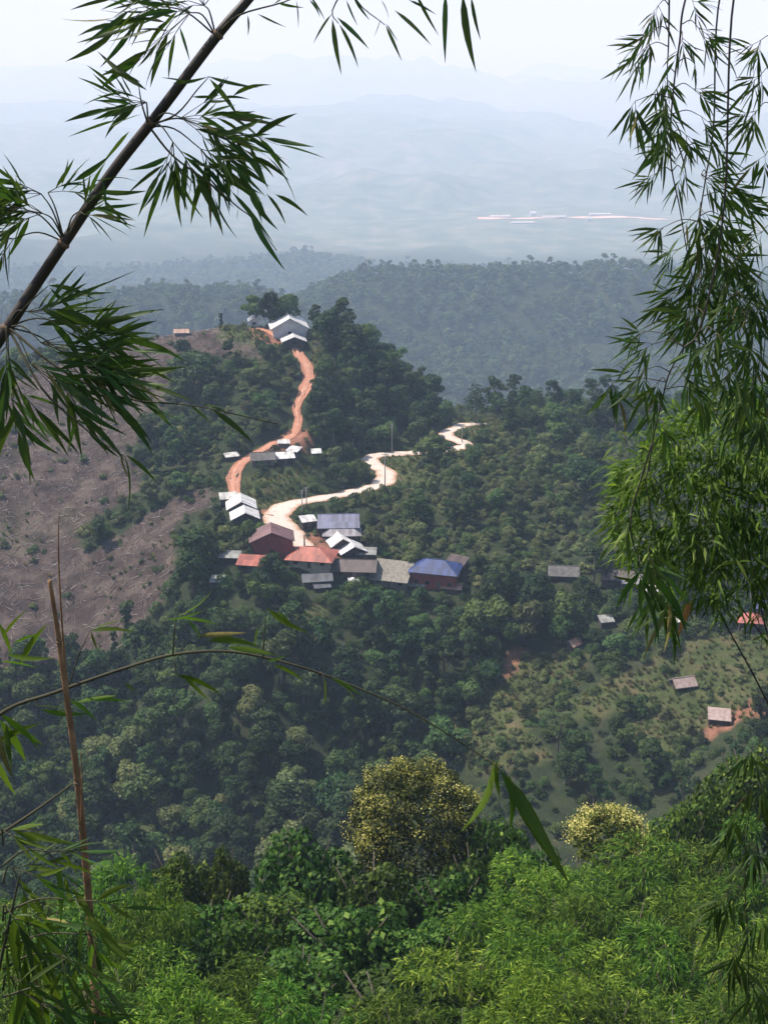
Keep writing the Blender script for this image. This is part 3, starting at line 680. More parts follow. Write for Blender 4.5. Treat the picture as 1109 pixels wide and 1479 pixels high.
HRECT = []
def build_house(row, p):
    name, u, v, turn, L_, D, h, rise, o, form, roof, wall, label = row
    z = float(Hn(p.x, p.y))
    t = thing(name, label, {'house': 'house', 'shed': 'shed', 'hut': 'hut'}.get(name, 'building'), (p.x, p.y, z), rad(turn))
    a, b = L_ / 2, D / 2
    wb = MB()
    if form == 'gable':
        prof = [(-b, -1.2), (b, -1.2), (b, h), (0, h + rise), (-b, h)]
    elif form == 'shed':
        prof = [(-b, -1.2), (b, -1.2), (b, h + rise), (-b, h)]
    else:
        prof = [(-b, -1.2), (b, -1.2), (b, h), (-b, h)]
    n = len(prof)
    wb.add([(-a, y, q - 0.02 if q > 0 else q) for y, q in prof] + [(a, y, q - 0.02 if q > 0 else q) for y, q in prof],
           [tuple(range(n)), tuple(range(2 * n - 1, n - 1, -1))] + [(i, i + n, (i + 1) % n + n, (i + 1) % n) for i in range(n)])
    wb.build('wall', M[wall], t)
    rb = MB()
    T = 0.14
    if form == 'gable':
        k = rise / b; ze = h - k * o
        rb.slab([(-a - o, -b - o, ze + T), (a + o, -b - o, ze + T), (a + o, 0, h + rise + T), (-a - o, 0, h + rise + T)], T)
        ro = rb.build('roof_slope', M[roof], t)
        rb = MB()
        rb.slab([(-a - o, 0.004, h + rise + T), (a + o, 0.004, h + rise + T), (a + o, b + o, ze + T), (-a - o, b + o, ze + T)], T)
        rb.build('roof_slope', M[roof], t)
        cb = MB(); cb.tube([(-a - o, 0, h + rise + T), (a + o, 0, h + rise + T)], 0.13, 5)
        cb.build('ridge_cap', M[roof], ro)
    elif form == 'shed':
        k = rise / D
        rb.slab([(-a - o, -b - o, h - k * o + T), (a + o, -b - o, h - k * o + T), (a + o, b + o, h + rise + k * o + T), (-a - o, b + o, h + rise + k * o + T)], T)
        ro = rb.build('roof', M[roof], t)
    else:
        r_ = max(a - b * 0.95, 0.6); ze = h - 0.25; q = h + rise
        E = [(-a - o, -b - o, ze), (a + o, -b - o, ze), (a + o, b + o, ze), (-a - o, b + o, ze)]
        K = [(-r_, 0, q), (r_, 0, q)]
        for poly in ([E[0], E[1], K[1], K[0]], [E[1], E[2], K[1]], [E[2], E[3], K[0], K[1]], [E[3], E[0], K[0]]):
            m_ = MB(); m_.slab([(x, y, zz + T) for x, y, zz in poly], T * 0.9)
            ro = m_.build('roof_slope', M[roof], t)
        cb = MB(); cb.tube([(-r_, 0, q + T), (r_, 0, q + T)], 0.13, 5); cb.build('ridge_cap', M[roof], ro)
    # openings on the long side that faces the valley and on the near gable
    if h >= 1.7:
        nw = max(1, int(L_ / 2.6))
        for i in range(nw):
            x = -a + (i + 0.5) * L_ / nw
            m_ = MB()
            if i == nw // 2:
                m_.box(x - 0.45, x + 0.45, -b - 0.05, -b + 0.05, 0.0, min(1.9, h - 0.15)); m_.build('door', M['wood_post'], t)
            else:
                m_.box(x - 0.5, x + 0.5, -b - 0.05, -b + 0.05, 0.85, min(1.75, h - 0.2)); m_.build('window', M['glass'], t)
        for sgn in (-1, 1):
            m_ = MB(); m_.box(sgn * a - 0.05, sgn * a + 0.05, -0.6, 0.6, 0.9, min(1.8, h - 0.15)); m_.build('window', M['glass'], t)
    if form != 'gable' or o >= 0.6:
        for sx in (-1, 1):
            m_ = MB(); m_.tube([(sx * (a + o * 0.6), -b - o * 0.6, -1.2), (sx * (a + o * 0.6), -b - o * 0.6, h - 0.15)], 0.09, 6)
            m_.build('post', M['wood_post'], t)
    cs, sn = math.cos(rad(turn)), math.sin(rad(turn))
    cx = np.array([[sx * (a + o), sy * (b + o), zz] for sx in (-1, 1) for sy in (-1, 1) for zz in (0.3, h + rise * 0.8)])
    wx, wy = p.x + cx[:, 0] * cs - cx[:, 1] * sn, p.y + cx[:, 0] * sn + cx[:, 1] * cs
    hu, hv_, _ = project(wx, wy, z + cx[:, 2])
    HRECT.append((hu.min(), hv_.min(), hu.max(), hv_.max(), p.y))
    return t
for row, p in zip(HOUSES, HPOS):
    build_house(row, p)

# white tarpaulin thrown over a frame below the brown roof
p = hit(511, 843)
t = thing('tarpaulin', 'crumpled white tarpaulin over a frame below the long brown roof', 'tarpaulin', p)
g9 = 9
vs = []
for j in range(g9):
    for i in range(g9):
        x, y = (i / 8 - .5) * 2.8, (j / 8 - .5) * 2.2
        vs.append((x, y, 1.7 - abs(y) * 1.1 - 0.25 * abs(math.sin(x * 1.7 + y)) + 0.12 * math.sin(i * 1.9 + j * 2.3) - .3 * (x > .3)))
ii = np.arange(81).reshape(9, 9)
link('sheet', mesh_np('sheet', vs, np.stack([ii[:-1, :-1], ii[:-1, 1:], ii[1:, 1:], ii[1:, :-1]], -1).reshape(-1, 4), M['tarp'], True), t)
for sx in (-1.1, 1.1):
    m_ = MB(); m_.tube([(sx, 0, -1), (sx, 0, 1.5)], 0.06, 6); m_.build('post', M['wood_post'], t)

# utility poles and posts
def pole(u, v, vtop, label, arm=True, r_=0.14):
    p = hit(u, v)
    y = p.y
    top = W(u, vtop, y).z - p.z
    t = thing('utility_pole' if arm else 'post', label, 'pole' if arm else 'post', (p.x, p.y, float(Hn(p.x, p.y))), rad(20), 'utility poles along the village road' if arm else None)
    m_ = MB(); m_.tube([(0, 0, -1), (0, 0, top)], [r_ * 1.25, r_ * 0.8], 8); m_.build('shaft', M['concrete_post'] if arm else M['wood_post'], t, True)
    if arm:
        for q in (0.35, 0.95):
            m_ = MB(); m_.box(-0.9, 0.9, r_ * 0.8, r_ * 0.8 + 0.1, top - q - 0.06, top - q + 0.06); c_ = m_.build('crossarm', M['wood_post'], t)
            for x in (-0.75, -0.3, 0.3, 0.75):
                m_ = MB(); m_.tube([(x, r_ * 0.8 + .05, top - q + 0.06), (x, r_ * .8 + .05, top - q + 0.24)], [0.05, 0.035], 6); m_.build('insulator', M['tin_pale'], c_)
    HRECT.append((u - 5, vtop, u + 5, v, p.y))
pole(437, 752, 708, 'utility pole on the inner side of the wide road bend, nearer the houses')
pole(443, 741, 704, 'utility pole on the inner side of the wide road bend, second from the houses')
pole(556, 707, 655, 'tall utility pole at the outer edge of the upper road curve')
pole(566, 655, 612, 'utility pole standing against the dark wooded hill above the road')
pole(667, 640, 612, 'short-looking utility pole beside the last road bend before the saddle')
pole(440, 796, 772, 'dark wooden post beside the road above the orange hipped roof', False, 0.2)

# ------------------------------------------------------------------ plant prototypes
def leaf_quads(rs, P, Nrm, size, aspect=0.62, up=None):
    """rhombic folded leaf clumps at P facing Nrm; returns V, F"""
    n = len(P)
    Nrm = Nrm / (np.linalg.norm(Nrm, axis=1)[:, None] + 1e-9)
    a = rs.normal(size=(n, 3)) if up is None else up + rs.normal(size=(n, 3)) * 0.35
    T = a - (a * Nrm).sum(1)[:, None] * Nrm; T /= np.linalg.norm(T, axis=1)[:, None] + 1e-9
    B = np.cross(Nrm, T)
    s = size[:, None]
    fold = (0.10 + 0.12 * rs.rand(n))[:, None] * s
    V = np.stack([P - T * s * .5, P + B * s * .5 * aspect - Nrm * fold - T * s * 0.08, P + T * s * .5 - Nrm * fold * .6, P - B * s * .5 * aspect - Nrm * fold - T * s * 0.08], 1).reshape(-1, 3)
    b = np.arange(n)[:, None] * 4
    F = np.concatenate([b + [0, 1, 2], b + [0, 2, 3]], 1).reshape(-1, 3)
    return V, F

def lobed_points(rs, lobes, n, low=-0.45):
    """points on the outside of a heap of ellipsoid lobes (cx, cy, cz, r, rz)"""
    Lb = np.array(lobes)
    w = Lb[:, 3] ** 2; w /= w.sum()
    k = rs.choice(len(Lb), n * 2, p=w)
    d = rs.normal(size=(n * 2, 3)); d /= np.linalg.norm(d, axis=1)[:, None]
    d = d[d[:, 2] > low] if low > -1 else d
    k = k[:len(d)]
    rr = 0.78 + 0.3 * rs.rand(len(d))
    sc = np.stack([Lb[k, 3], Lb[k, 3], Lb[k, 4]], 1)
    P = Lb[k, :3] + d * sc * rr[:, None]
    keep = np.ones(len(P), bool)
    for j, lb in enumerate(Lb):
        q = (P - lb[:3]) / np.array([lb[3], lb[3], lb[4]])
        keep &= ~(((q ** 2).sum(1) < 0.5) & (k != j))
    P, d = P[keep][:n], d[keep][:n]
    return P, d

def tree_lobes(rs, Ht, Rad, nl, zc=0.62, zr=0.36, lr=0.42):
    out = []
    for i in range(nl):
        an = 2.39996 * i + rs.rand(); q = math.sqrt((i + .5) / nl)
        el = rs.uniform(-0.8, 1)
        r_ = Rad * lr * rs.uniform(0.7, 1.25)
        k = math.sqrt(max(0.05, 1 - (el * .8) ** 2))
        out.append((math.cos(an) * q * k * (Rad - r_ * .6), math.sin(an) * q * k * (Rad - r_ * .6), Ht * (zc + zr * el * .8), r_, r_ * rs.uniform(0.65, 0.95)))
    return out

def make_crown(name, seed, Ht, Rad, nl, nleaf, ls, mat, zc=0.62, zr=0.36, lr=0.42, low=-0.45):
    rs = np.random.RandomState(seed)
    P, d = lobed_points(rs, tree_lobes(rs, Ht, Rad, nl, zc, zr, lr), nleaf, low)
    Nr = d + rs.normal(size=d.shape) * 0.45 + [0, 0, 0.35]
    V, F = leaf_quads(rs, P, Nr, ls * (0.6 + 0.8 * rs.rand(len(P))))
    return mesh_np(name, V, F, mat)

def make_conifer(name, seed, Ht, Rad, nleaf, ls, mat, layered=False):
    rs = np.random.RandomState(seed)
    nlay = 7 if layered else 12
    z0 = 0.45 if layered else 0.15
    lob = []
    for i in range(nlay):
        f = i / (nlay - 1)
        r_ = Rad * ((1 - 0.55 * f) if layered else (1 - f) ** 0.8 + 0.08)
        for k in range(5):
            an = k * 1.2566 + i * 0.9 + rs.rand() * .5
            q = r_ * rs.uniform(0.45, 0.75)
            lob.append((math.cos(an) * q, math.sin(an) * q, Ht * (z0 + (1 - z0) * f) - 0.12 * q, r_ * 0.42, r_ * (0.13 if layered else 0.25)))
    P, d = lobed_points(rs, lob, nleaf, -0.7)
    V, F = leaf_quads(rs, P, d + rs.normal(size=d.shape) * .5 + [0, 0, .5], ls * (0.6 + 0.8 * rs.rand(len(P))))
    return mesh_np(name, V, F, mat)

def make_trunk(name, seed, Ht, Rad, r0, mat):
    rs = random.Random(seed)
    m_ = MB()
    bend = [(rs.uniform(-.25, .25), rs.uniform(-.25, .25)) for _ in range(5)]
    ax = [(bend[i][0] * i * .5, bend[i][1] * i * .5, -0.8 + (Ht * .8 + .8) * i / 4) for i in range(5)]
    m_.tube(ax, [r0 * 1.3, r0, r0 * .8, r0 * .55, r0 * .25], 7)
    for k in range(6):
        i = rs.choice([2, 2, 3])
        an = rs.uniform(0, 6.28); b = Vector(ax[i])
        e = b + Vector((math.cos(an) * Rad * .7, math.sin(an) * Rad * .7, Ht * rs.uniform(.1, .25)))
        m_.tube([b, b.lerp(e, .5) + Vector((0, 0, -.2)), e], [r0 * .45, r0 * .3, r0 * .1], 5)
    return m_.mesh(name, mat, True)

TREES = []      # (crown, trunk, height, radius, family)
def tproto(fam, seed, Ht, Rad, nl, nleaf, ls, mat, **kw):
    TREES.append((make_crown('crown', seed, Ht, Rad, nl, nleaf, ls, M[mat], **kw), make_trunk('trunk', seed, Ht, Rad, 0.16 + Ht * .012, M['bark' if seed != 16 else 'bark_pale']), Ht, Rad, fam))
tproto('dark', 11, 8.0, 3.2, 16, 1500, 0.62, 'leaf_dark')
tproto('dark', 12, 9.5, 3.0, 18, 1600, 0.62, 'leaf_dark', zc=0.58, zr=0.42)
tproto('dark', 13, 7.0, 3.8, 16, 1600, 0.66, 'leaf_dark', zc=0.66, zr=0.28)
tproto('dark', 14, 11.0, 3.3, 22, 1900, 0.62, 'leaf_dark', zc=0.58, zr=0.42, lr=0.36)
tproto('mid', 15, 7.0, 3.0, 15, 1400, 0.58, 'leaf_mid')
tproto('mid', 16, 9.0, 3.4, 20, 1700, 0.60, 'leaf_mid', zc=0.6, zr=0.4)
tproto('mid', 17, 6.0, 3.3, 14, 1400, 0.60, 'leaf_mid', zc=0.64, zr=0.3)
tproto('olive', 18, 6.0, 3.0, 14, 1400, 0.56, 'leaf_olive', zc=0.62, zr=0.32)
tproto('olive', 19, 7.5, 3.0, 16, 1500, 0.56, 'leaf_olive')
tproto('airy', 25, 10.0, 3.4, 11, 900, 0.55, 'leaf_mid', zc=0.68, zr=0.34, lr=0.30)
tproto('airy', 27, 12.5, 3.0, 12, 950, 0.55, 'leaf_dark', zc=0.66, zr=0.38, lr=0.32)
SHRUBS = []
for sd, ht, rd, mt in ((31, 2.6, 1.9, 'leaf_olive'), (32, 3.2, 2.0, 'leaf_olive'), (33, 2.2, 2.1, 'leaf_mid'), (34, 3.4, 2.0, 'leaf_mid'), (35, 2.8, 2.0, 'leaf_dark'), (36, 1.8, 1.7, 'leaf_olive')):
    SHRUBS.append((make_crown('shrub', sd, ht, rd, 9, 650, 0.46, M[mt], zc=0.45, zr=0.5, lr=0.5, low=-0.2), ht, rd, mt))
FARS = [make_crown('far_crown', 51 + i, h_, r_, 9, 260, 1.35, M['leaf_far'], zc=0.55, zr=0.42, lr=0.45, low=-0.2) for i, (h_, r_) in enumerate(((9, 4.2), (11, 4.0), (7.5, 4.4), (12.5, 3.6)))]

def scatter(name, protos, P, rot, scl, idx, **props):
    """one object: a cloud of plants nobody would count, instanced by geometry nodes"""
    c = bpy.data.collections.new(name + '_source')
    for i, me in enumerate(protos):
        o = bpy.data.objects.new('%s_source_%02d' % (name, i), me); c.objects.link(o)
    me = bpy.data.meshes.new(name)
    n = len(P)
    me.vertices.add(n); me.vertices.foreach_set('co', np.asarray(P, np.float32).ravel())
    a = me.attributes.new('rot', 'FLOAT_VECTOR', 'POINT'); a.data.foreach_set('vector', np.asarray(rot, np.float32).ravel())
    a = me.attributes.new('scl', 'FLOAT_VECTOR', 'POINT'); a.data.foreach_set('vector', np.asarray(scl, np.float32).ravel())
    a = me.attributes.new('idx', 'INT', 'POINT'); a.data.foreach_set('value', np.asarray(idx, np.int32))
    o = link(name, me, kind='stuff', **props)
    ng = bpy.data.node_groups.new(name, 'GeometryNodeTree')
    ng.interface.new_socket('Geometry', in_out='INPUT', socket_type='NodeSocketGeometry')
    ng.interface.new_socket('Geometry', in_out='OUTPUT', socket_type='NodeSocketGeometry')
    N = ng.nodes.new
    gi, go = N('NodeGroupInput'), N('NodeGroupOutput')
    iop, ci = N('GeometryNodeInstanceOnPoints'), N('GeometryNodeCollectionInfo')
    ci.inputs['Collection'].default_value = c
    ci.inputs['Separate Children'].default_value = True
    ci.inputs['Reset Children'].default_value = True
    iop.inputs['Pick Instance'].default_value = True
    def na(nm, ty):
        k = N('GeometryNodeInputNamedAttribute'); k.data_type = ty; k.inputs[0].default_value = nm
        return k.outputs[0]
    k = ng.links.new
    k(gi.outputs[0], iop.inputs['Points']); k(ci.outputs[0], iop.inputs['Instance'])
    k(na('idx', 'INT'), iop.inputs['Instance Index']); k(na('scl', 'FLOAT_VECTOR'), iop.inputs['Scale'])
    e2r = N('FunctionNodeEulerToRotation'); k(na('rot', 'FLOAT_VECTOR'), e2r.inputs[0]); k(e2r.outputs[0], iop.inputs['Rotation'])
    k(iop.outputs[0], go.inputs[0])
    md = o.modifiers.new('scatter', 'NODES'); md.node_group = ng
    return o

# ------------------------------------------------------------------ trees and bushes of the opposite hill
def place_tree(k, p, s, rz, label, group=None, name='tree', sz=None):
    crown, trunk = TREES[k][0], TREES[k][1]
    t = thing(name, label, 'tree', p, rz, group)
    t.scale = (s, s, sz or s)
    link('trunk', trunk, t); link('crown', crown, t)
    return t

allroad = np.concatenate([road_pts, track_pts, SIDE])
ru, rv, _ = project(allroad[:, 0], allroad[:, 1], allroad[:, 2] + 0.3)
hrect = np.array(HRECT)
def blocks(u, v, d, y, h, r_):
    """would a plant standing here hide a road or a building?"""
    hw, ht = r_ * FPX / d * 0.85, h * FPX / d * 0.93
    m = (allroad[:, 1] > y) & (np.abs(ru - u) < hw) & (rv < v) & (rv > v - ht)
    if m.any(): return True
    q = hrect
    if h < 3.6 and R.rand() < 0.22: return False
    m = (q[:, 4] > y - 1) & (u + hw > q[:, 0] + 3) & (u - hw < q[:, 2] - 3) & (v - ht < q[:, 3] - 0.32 * (q[:, 3] - q[:, 1])) & (v > q[:, 1])
    return bool(m.any())
def visible(x, y, z):
    t = np.linspace(0.35, 0.985, 60)
    return bool((z * t > H(x * t, y * t) + 0.3).all())

special = []
SPEC_MARKS = []
def spec_tree(u, v, vtop, k, label, name='tree', wf=1.0):
    p = hit(u, v)
    d = float(project(p.x, p.y, p.z)[2])
    hgt = (W(u, vtop, p.y).z - p.z)
    sz = hgt / TREES[k][2]
    place_tree(k, p, sz * wf, R.rand() * 6.28, label, None, name, sz)
    SPEC_MARKS.append((u, (v + vtop) / 2, label))
    special.append((p.x, p.y, TREES[k][3] * sz * wf))
TREES.append((make_conifer('crown', 21, 11, 2.6, 1500, .5, M['leaf_dark']), make_trunk('trunk', 21, 11, 1.0, .22, M['bark']), 11, 2.6, 'conifer'))
TREES.append((make_conifer('crown', 22, 10, 3.4, 1100, .5, M['leaf_dark'], True), make_trunk('trunk', 22, 11, 1.2, .2, M['bark']), 10, 3.4, 'conifer'))
TREES.append((make_crown('crown', 23, 11, 1.3, 16, 1300, .5, M['leaf_dark'], zc=.5, zr=.55, lr=.7), make_trunk('trunk', 23, 11, .6, .22, M['bark']), 11, 1.3, 'column'))
spec_tree(369, 464, 426, 4, 'round dark tree behind the small hut on the hilltop')
spec_tree(391, 464, 422, 1, 'tall dark tree behind the white hilltop school')
spec_tree(408, 458, 426, 6, 'smaller tree touching the roof ridge of the hilltop school')
spec_tree(320, 472, 452, 13, 'single slim shrub-like tree on the grassy knoll near the hilltop', wf=1.2)
spec_tree(478, 505, 446, 1, 'tallest tree at the crown of the wooded hill beside the school')
spec_tree(505, 520, 462, 0, 'dark tree second along the crown of the wooded hill')
spec_tree(536, 545, 486, 3, 'dark tree on the falling crest of the wooded hill')
spec_tree(575, 570, 522, 1, 'last large tree on the steep crest above the saddle')
spec_tree(686, 612, 556, 12, 'flat-layered pine silhouetted above the saddle road end', name='pine_tree')
spec_tree(738, 614, 556, 11, 'pointed dark conifer silhouetted behind the saddle', name='pine_tree', wf=1.3)
spec_tree(770, 616, 574, 11, 'slim dark conifer next to the pointed one behind the saddle', name='pine_tree')
spec_tree(826, 622, 562, 3, 'tall dark tree on the skyline of the right-hand slope', wf=1.1)
spec_tree(280, 570, 508, 2, 'broad dark tree at the upper edge of the brown slope', wf=1.1)
spec_tree(262, 588, 545, 0, 'dark round tree below the broad one at the brown slope edge')
spec_tree(392, 838, 800, 0, 'dense dark tree in front of the big red house', wf=1.1)
spec_tree(288, 822, 758, 0, 'large dark tree left of the big red house')
spec_tree(617, 985, 905, 13, 'column-shaped creeper-covered tree standing in the ravine below the blue roof', wf=1.3)
spec_tree(842, 718, 664, 2, 'broad dark tree in the middle of the bushy right-hand slope')
spec_tree(690, 830, 800, 0, 'round dark tree beside the blue-roofed house')
spec_tree(940, 1130, 1070, 3, 'dark pointed tree below the grassy clearing', wf=1.2)
spec_tree(613, 800, 768, 13, 'slim pale-stemmed tree behind the blue-roofed house', wf=0.5)
spec_tree(618, 672, 634, 6, 'green tree hiding the road just past the upper curve', wf=1.1)
spec_tree(634, 668, 628, 4, 'green tree hiding the road just before the last bend')
spec_tree(606, 600, 556, 0, 'dark tree low on the flank of the wooded hill above the saddle')
spec_tree(590, 588, 536, 5, 'green tree halfway down the flank of the wooded hill')
SP = np.array(special)

cand = []
st = 3.0
for y in np.arange(186, 424, st):
    w_ = 0.37 * y * 1.06 + 25
    xs_ = np.arange(-w_, w_, st)
    cand.append(np.stack([xs_ + R.uniform(-1.3, 1.3, len(xs_)), y + R.uniform(-1.3, 1.3, len(xs_))], 1))
cand = np.concatenate(cand)
cz = H(cand[:, 0], cand[:, 1])
cu, cv, cd = project(cand[:, 0], cand[:, 1], cz)
dens = fbm(cand[:, 0] / 30, cand[:, 1] / 30, 3)
zb = in_poly(BURNT, cu, cv); zc_ = in_poly(CLEAR, cu, cv); zs = in_poly(SLOPE_LIT, cu, cv)
zg = np.zeros(len(cand), bool)
for p_ in GRASS + RED: zg |= in_poly(p_, cu, cv)
tree_list, shrub_list = [], []
taken = {}
for i in range(len(cand)):
    x, y = cand[i]; z = cz[i]; u, v, d = cu[i], cv[i], cd[i]
    dr = np.hypot(allroad[:, 0] - x, allroad[:, 1] - y) - allroad[:, 3] / 2
    if dr.min() < 1.3:
        if dr.min() > 0.25 and R.rand() < 0.55: shrub_list.append((x, y, z, R.choice([0, 2, 5]), R.uniform(0.18, 0.38)))
        continue
    if np.any(np.hypot(np.array([q.x for q in HPOS]) - x, np.array([q.y for q in HPOS]) - y) < np.array([max(h_[4], h_[5]) / 2 + 0.6 for h_ in HOUSES])): continue
    saddle = y > 378 and 628 < u < 705
    rr = R.rand(); fam = None; pt = 0.0; ps = 0.0; smin, smax = 0.7, 1.2
    zone = 'slope'
    if zb[i]:
        ps = 0.09 + 0.35 * max(dens[i] - 0.02, 0); zone = 'burnt'; smin, smax = 0.3, 0.75
    elif zc_[i]:
        ps = 0.30 + 0.5 * max(dens[i], 0); zone = 'clearing'; smin, smax = 0.2, 0.85
    elif zg[i]:
        ps = 0.55; smin, smax = 0.25, 0.6
    elif zs[i]:
        ps = 0.85; pt = 0.02; smin, smax = 0.4, 0.8; fam = ('olive',)
    elif v > 850 or (y < 262):
        pt = 0.46 if dens[i] > -0.25 else 0.25; ps = 0.85; fam = ('dark', 'dark', 'dark', 'dark', 'mid', 'mid', 'airy', 'column', 'olive'); zone = 'ravine'; smin, smax = 0.38, 1.5
        if u > 780: pt *= 0.6; fam = ('dark', 'mid', 'airy')
        if u > 660 and v > 1030: smin, smax = 0.35, 0.85
    elif 448 < u < 650 and v < 645:
        pt = 0.55; ps = 0.45; fam = ('dark', 'dark', 'mid', 'airy'); zone = 'hill'; smin, smax = 0.6, 1.3
    elif u > 690 and v < 640:
        pt = 0.42; ps = 0.5; fam = ('dark', 'mid', 'airy', 'conifer'); zone = 'skyline'; smin, smax = 0.55, 1.3
    elif u > 540:
        pt = 0.07 + 0.14 * max(dens[i], 0); ps = 0.92; fam = ('olive', 'olive', 'mid', 'dark')
        smin, smax = 0.6, 1.0
    else:
        pt = 0.16 + 0.2 * max(dens[i], 0); ps = 0.8; fam = ('mid', 'dark', 'olive'); zone = 'face'; smin, smax = 0.55, 1.0
    if saddle: pt, ps, smin, smax = 0.0, 0.7, 0.35, 0.7
    ok = False
    if rr < pt:
        fm = fam[R.randint(len(fam))]
        ks = [k for k in range(14) if TREES[k][4] == fm]
        k = ks[R.randint(len(ks))]
        s = R.uniform(smin, smax)
        gkey = (int(x // 4.4), int(y // 4.4))
        if gkey not in taken and not blocks(u, v, d, y, TREES[k][2] * s, TREES[k][3] * s) and not (len(SP) and (np.hypot(SP[:, 0] - x, SP[:, 1] - y) < SP[:, 2]).any()):
            taken[gkey] = 1
            tree_list.append((x, y, z, k, s, zone, TREES[k][3] * s / d)); ok = True
    if not ok and R.rand() < ps:
        if zone in ('burnt', 'clearing'): k = R.choice([0, 1, 2, 5])
        elif zone in ('ravine', 'hill'): k = R.choice([2, 3, 4, 4])
        elif zone == 'slope': k = R.choice([0, 0, 0, 1, 1, 1, 2, 3, 5])
        else: k = R.choice([0, 1, 2, 3, 4])
        s = R.uniform(smin, smax)
        if blocks(u, v, d, y, SHRUBS[k][1] * s, SHRUBS[k][2] * s):
            s *= 0.4
            if blocks(u, v, d, y, SHRUBS[k][1] * s, SHRUBS[k][2] * s): continue
        shrub_list.append((x, y, z, k, s))
# the largest trees in view are things of their own, the rest one mass
GROUPS = {'ravine': ('leafy tree in the dark forest of the ravine below the village', 'trees of the ravine forest'),
          'hill': ('leafy tree in the wood on the steep hillside beside the school', 'trees on the wooded hillside'),
          'skyline': ('leafy tree on the ridge behind the bushy right-hand slope', 'trees on the right-hand ridge'),
          'slope': ('leafy tree among the bushes of the right-hand slope above the village', 'trees on the bushy slope'),
          'face': ('leafy tree among the bushes between the brown slope and the road', 'trees beside the dirt track')}
vis = []
for i, t_ in enumerate(tree_list):
    x, y, z, k, s, zone, app = t_
    u, v, d = project(x, y, z + TREES[k][2] * s * .8)
    if -20 < u < 1130 and -20 < v < 1290 and zone in GROUPS and visible(x, y, z + TREES[k][2] * s * .8): vis.append((app, i))
vis.sort(reverse=True)
single = set(i for _, i in vis[:270])
fp, frr, fs, fi = [], [], [], []
# name the trees that stand closest to something one can point to
scr = {}
for i in single:
    x, y, z, k, s, zone, app = tree_list[i]
    scr[i] = tuple(float(q) for q in project(x, y, z + TREES[k][2] * s * .6)[:2])
MARKS = [(h_[1], h_[2], h_[12]) for h_ in HOUSES if h_[0] != 'shed' or h_[1] > 600] + [(u_, v_, l_) for u_, v_, l_ in SPEC_MARKS]
MARKS += [(500, 690, 'road between the two wide bends'), (656, 625, 'last road bend before the saddle'), (445, 545, 'steepest stretch of the red dirt track'), (880, 1005, 'grassy clearing'), (595, 1110, 'large blossoming tree'), (880, 1175, 'small pale blossoming tree'), (330, 1215, 'slim tower-like shrub'), (715, 1100, 'tip of the arching bamboo branch'), (110, 1150, 'dry brown stalk'), (735, 955, 'red earth scar in the ravine'), (200, 890, 'lowest corner of the brown slope'), (430, 960, 'middle of the arching bamboo branch')]
own, used = {}, set()
TONE = {'column': 'slim columnar', 'conifer': 'pointed dark', 'airy': 'open-crowned', 'dark': 'dark green', 'mid': 'mid green', 'olive': 'olive green'}
for mu, mv, ml in MARKS:
    for rel, ang in (('just below', 90), ('just above', -90), ('beside', 0), ('on the other side of', 180)):
        cx_, cy_ = mu + math.cos(rad(ang)) * 45, mv + math.sin(rad(ang)) * 45
        best = min((i for i in scr if i not in own), key=lambda i: math.hypot(scr[i][0] - cx_, scr[i][1] - cy_), default=None)
        if best is None: continue
        dx, dy = scr[best][0] - mu, scr[best][1] - mv
        if math.hypot(scr[best][0] - cx_, scr[best][1] - cy_) > 38: continue
        short = ml.split(' with ')[0].split(' and ')[0].split(',')[0]
        words_ = short.split()[:8]
        while words_[-1] in ('the', 'of', 'a', 'at', 'in', 'on', 'below', 'under', 'by', 'behind', 'beside', 'left', 'to'): words_.pop()
        rl = {'beside': 'right of', 'on the other side of': 'left of'}.get(rel, rel)
        lb = '%s leafy tree %s the %s' % (TONE[TREES[tree_list[best][3]][4]], rl, ' '.join(words_))
        if lb in used: continue
        used.add(lb); own[best] = lb
for i, (x, y, z, k, s, zone, app) in enumerate(tree_list):
    rz = R.rand() * 6.28
    if i in single:
        lb, gp = GROUPS[zone]
        if i in own: lb = own[i]
        elif zone == 'ravine':
            u_, v_ = scr[i]
            lb = '%s tree in the ravine forest %s' % (TONE[TREES[k][4]], 'below the brown slope' if u_ < 280 else 'straight below the village houses' if u_ < 640 else 'around and below the grassy clearing') + (', upper part' if v_ < 1010 else ', lower part')
        else: lb = TONE[TREES[k][4]] + ' ' + lb
        place_tree(k, (x, y, z - 0.2), s, rz, lb, gp)
    else:
        fp.append((x, y, z - 0.2)); frr.append((0, 0, rz)); fs.append((s, s, s)); fi.append(k)
scatter('forest', [t_[0] for t_ in TREES[:14]], fp, frr, fs, fi)
sh = np.array(shrub_list)
scatter('hillside_shrubs', [s_[0] for s_ in SHRUBS], sh[:, :3] - [0, 0, 0.15], np.stack([np.zeros(len(sh)), np.zeros(len(sh)), R.rand(len(sh)) * 6.28], 1),
        sh[:, 4:5] * np.stack([R.uniform(.85, 1.2, len(sh)), R.uniform(.85, 1.2, len(sh)), R.uniform(.75, 1.2, len(sh))], 1), sh[:, 3].astype(int))

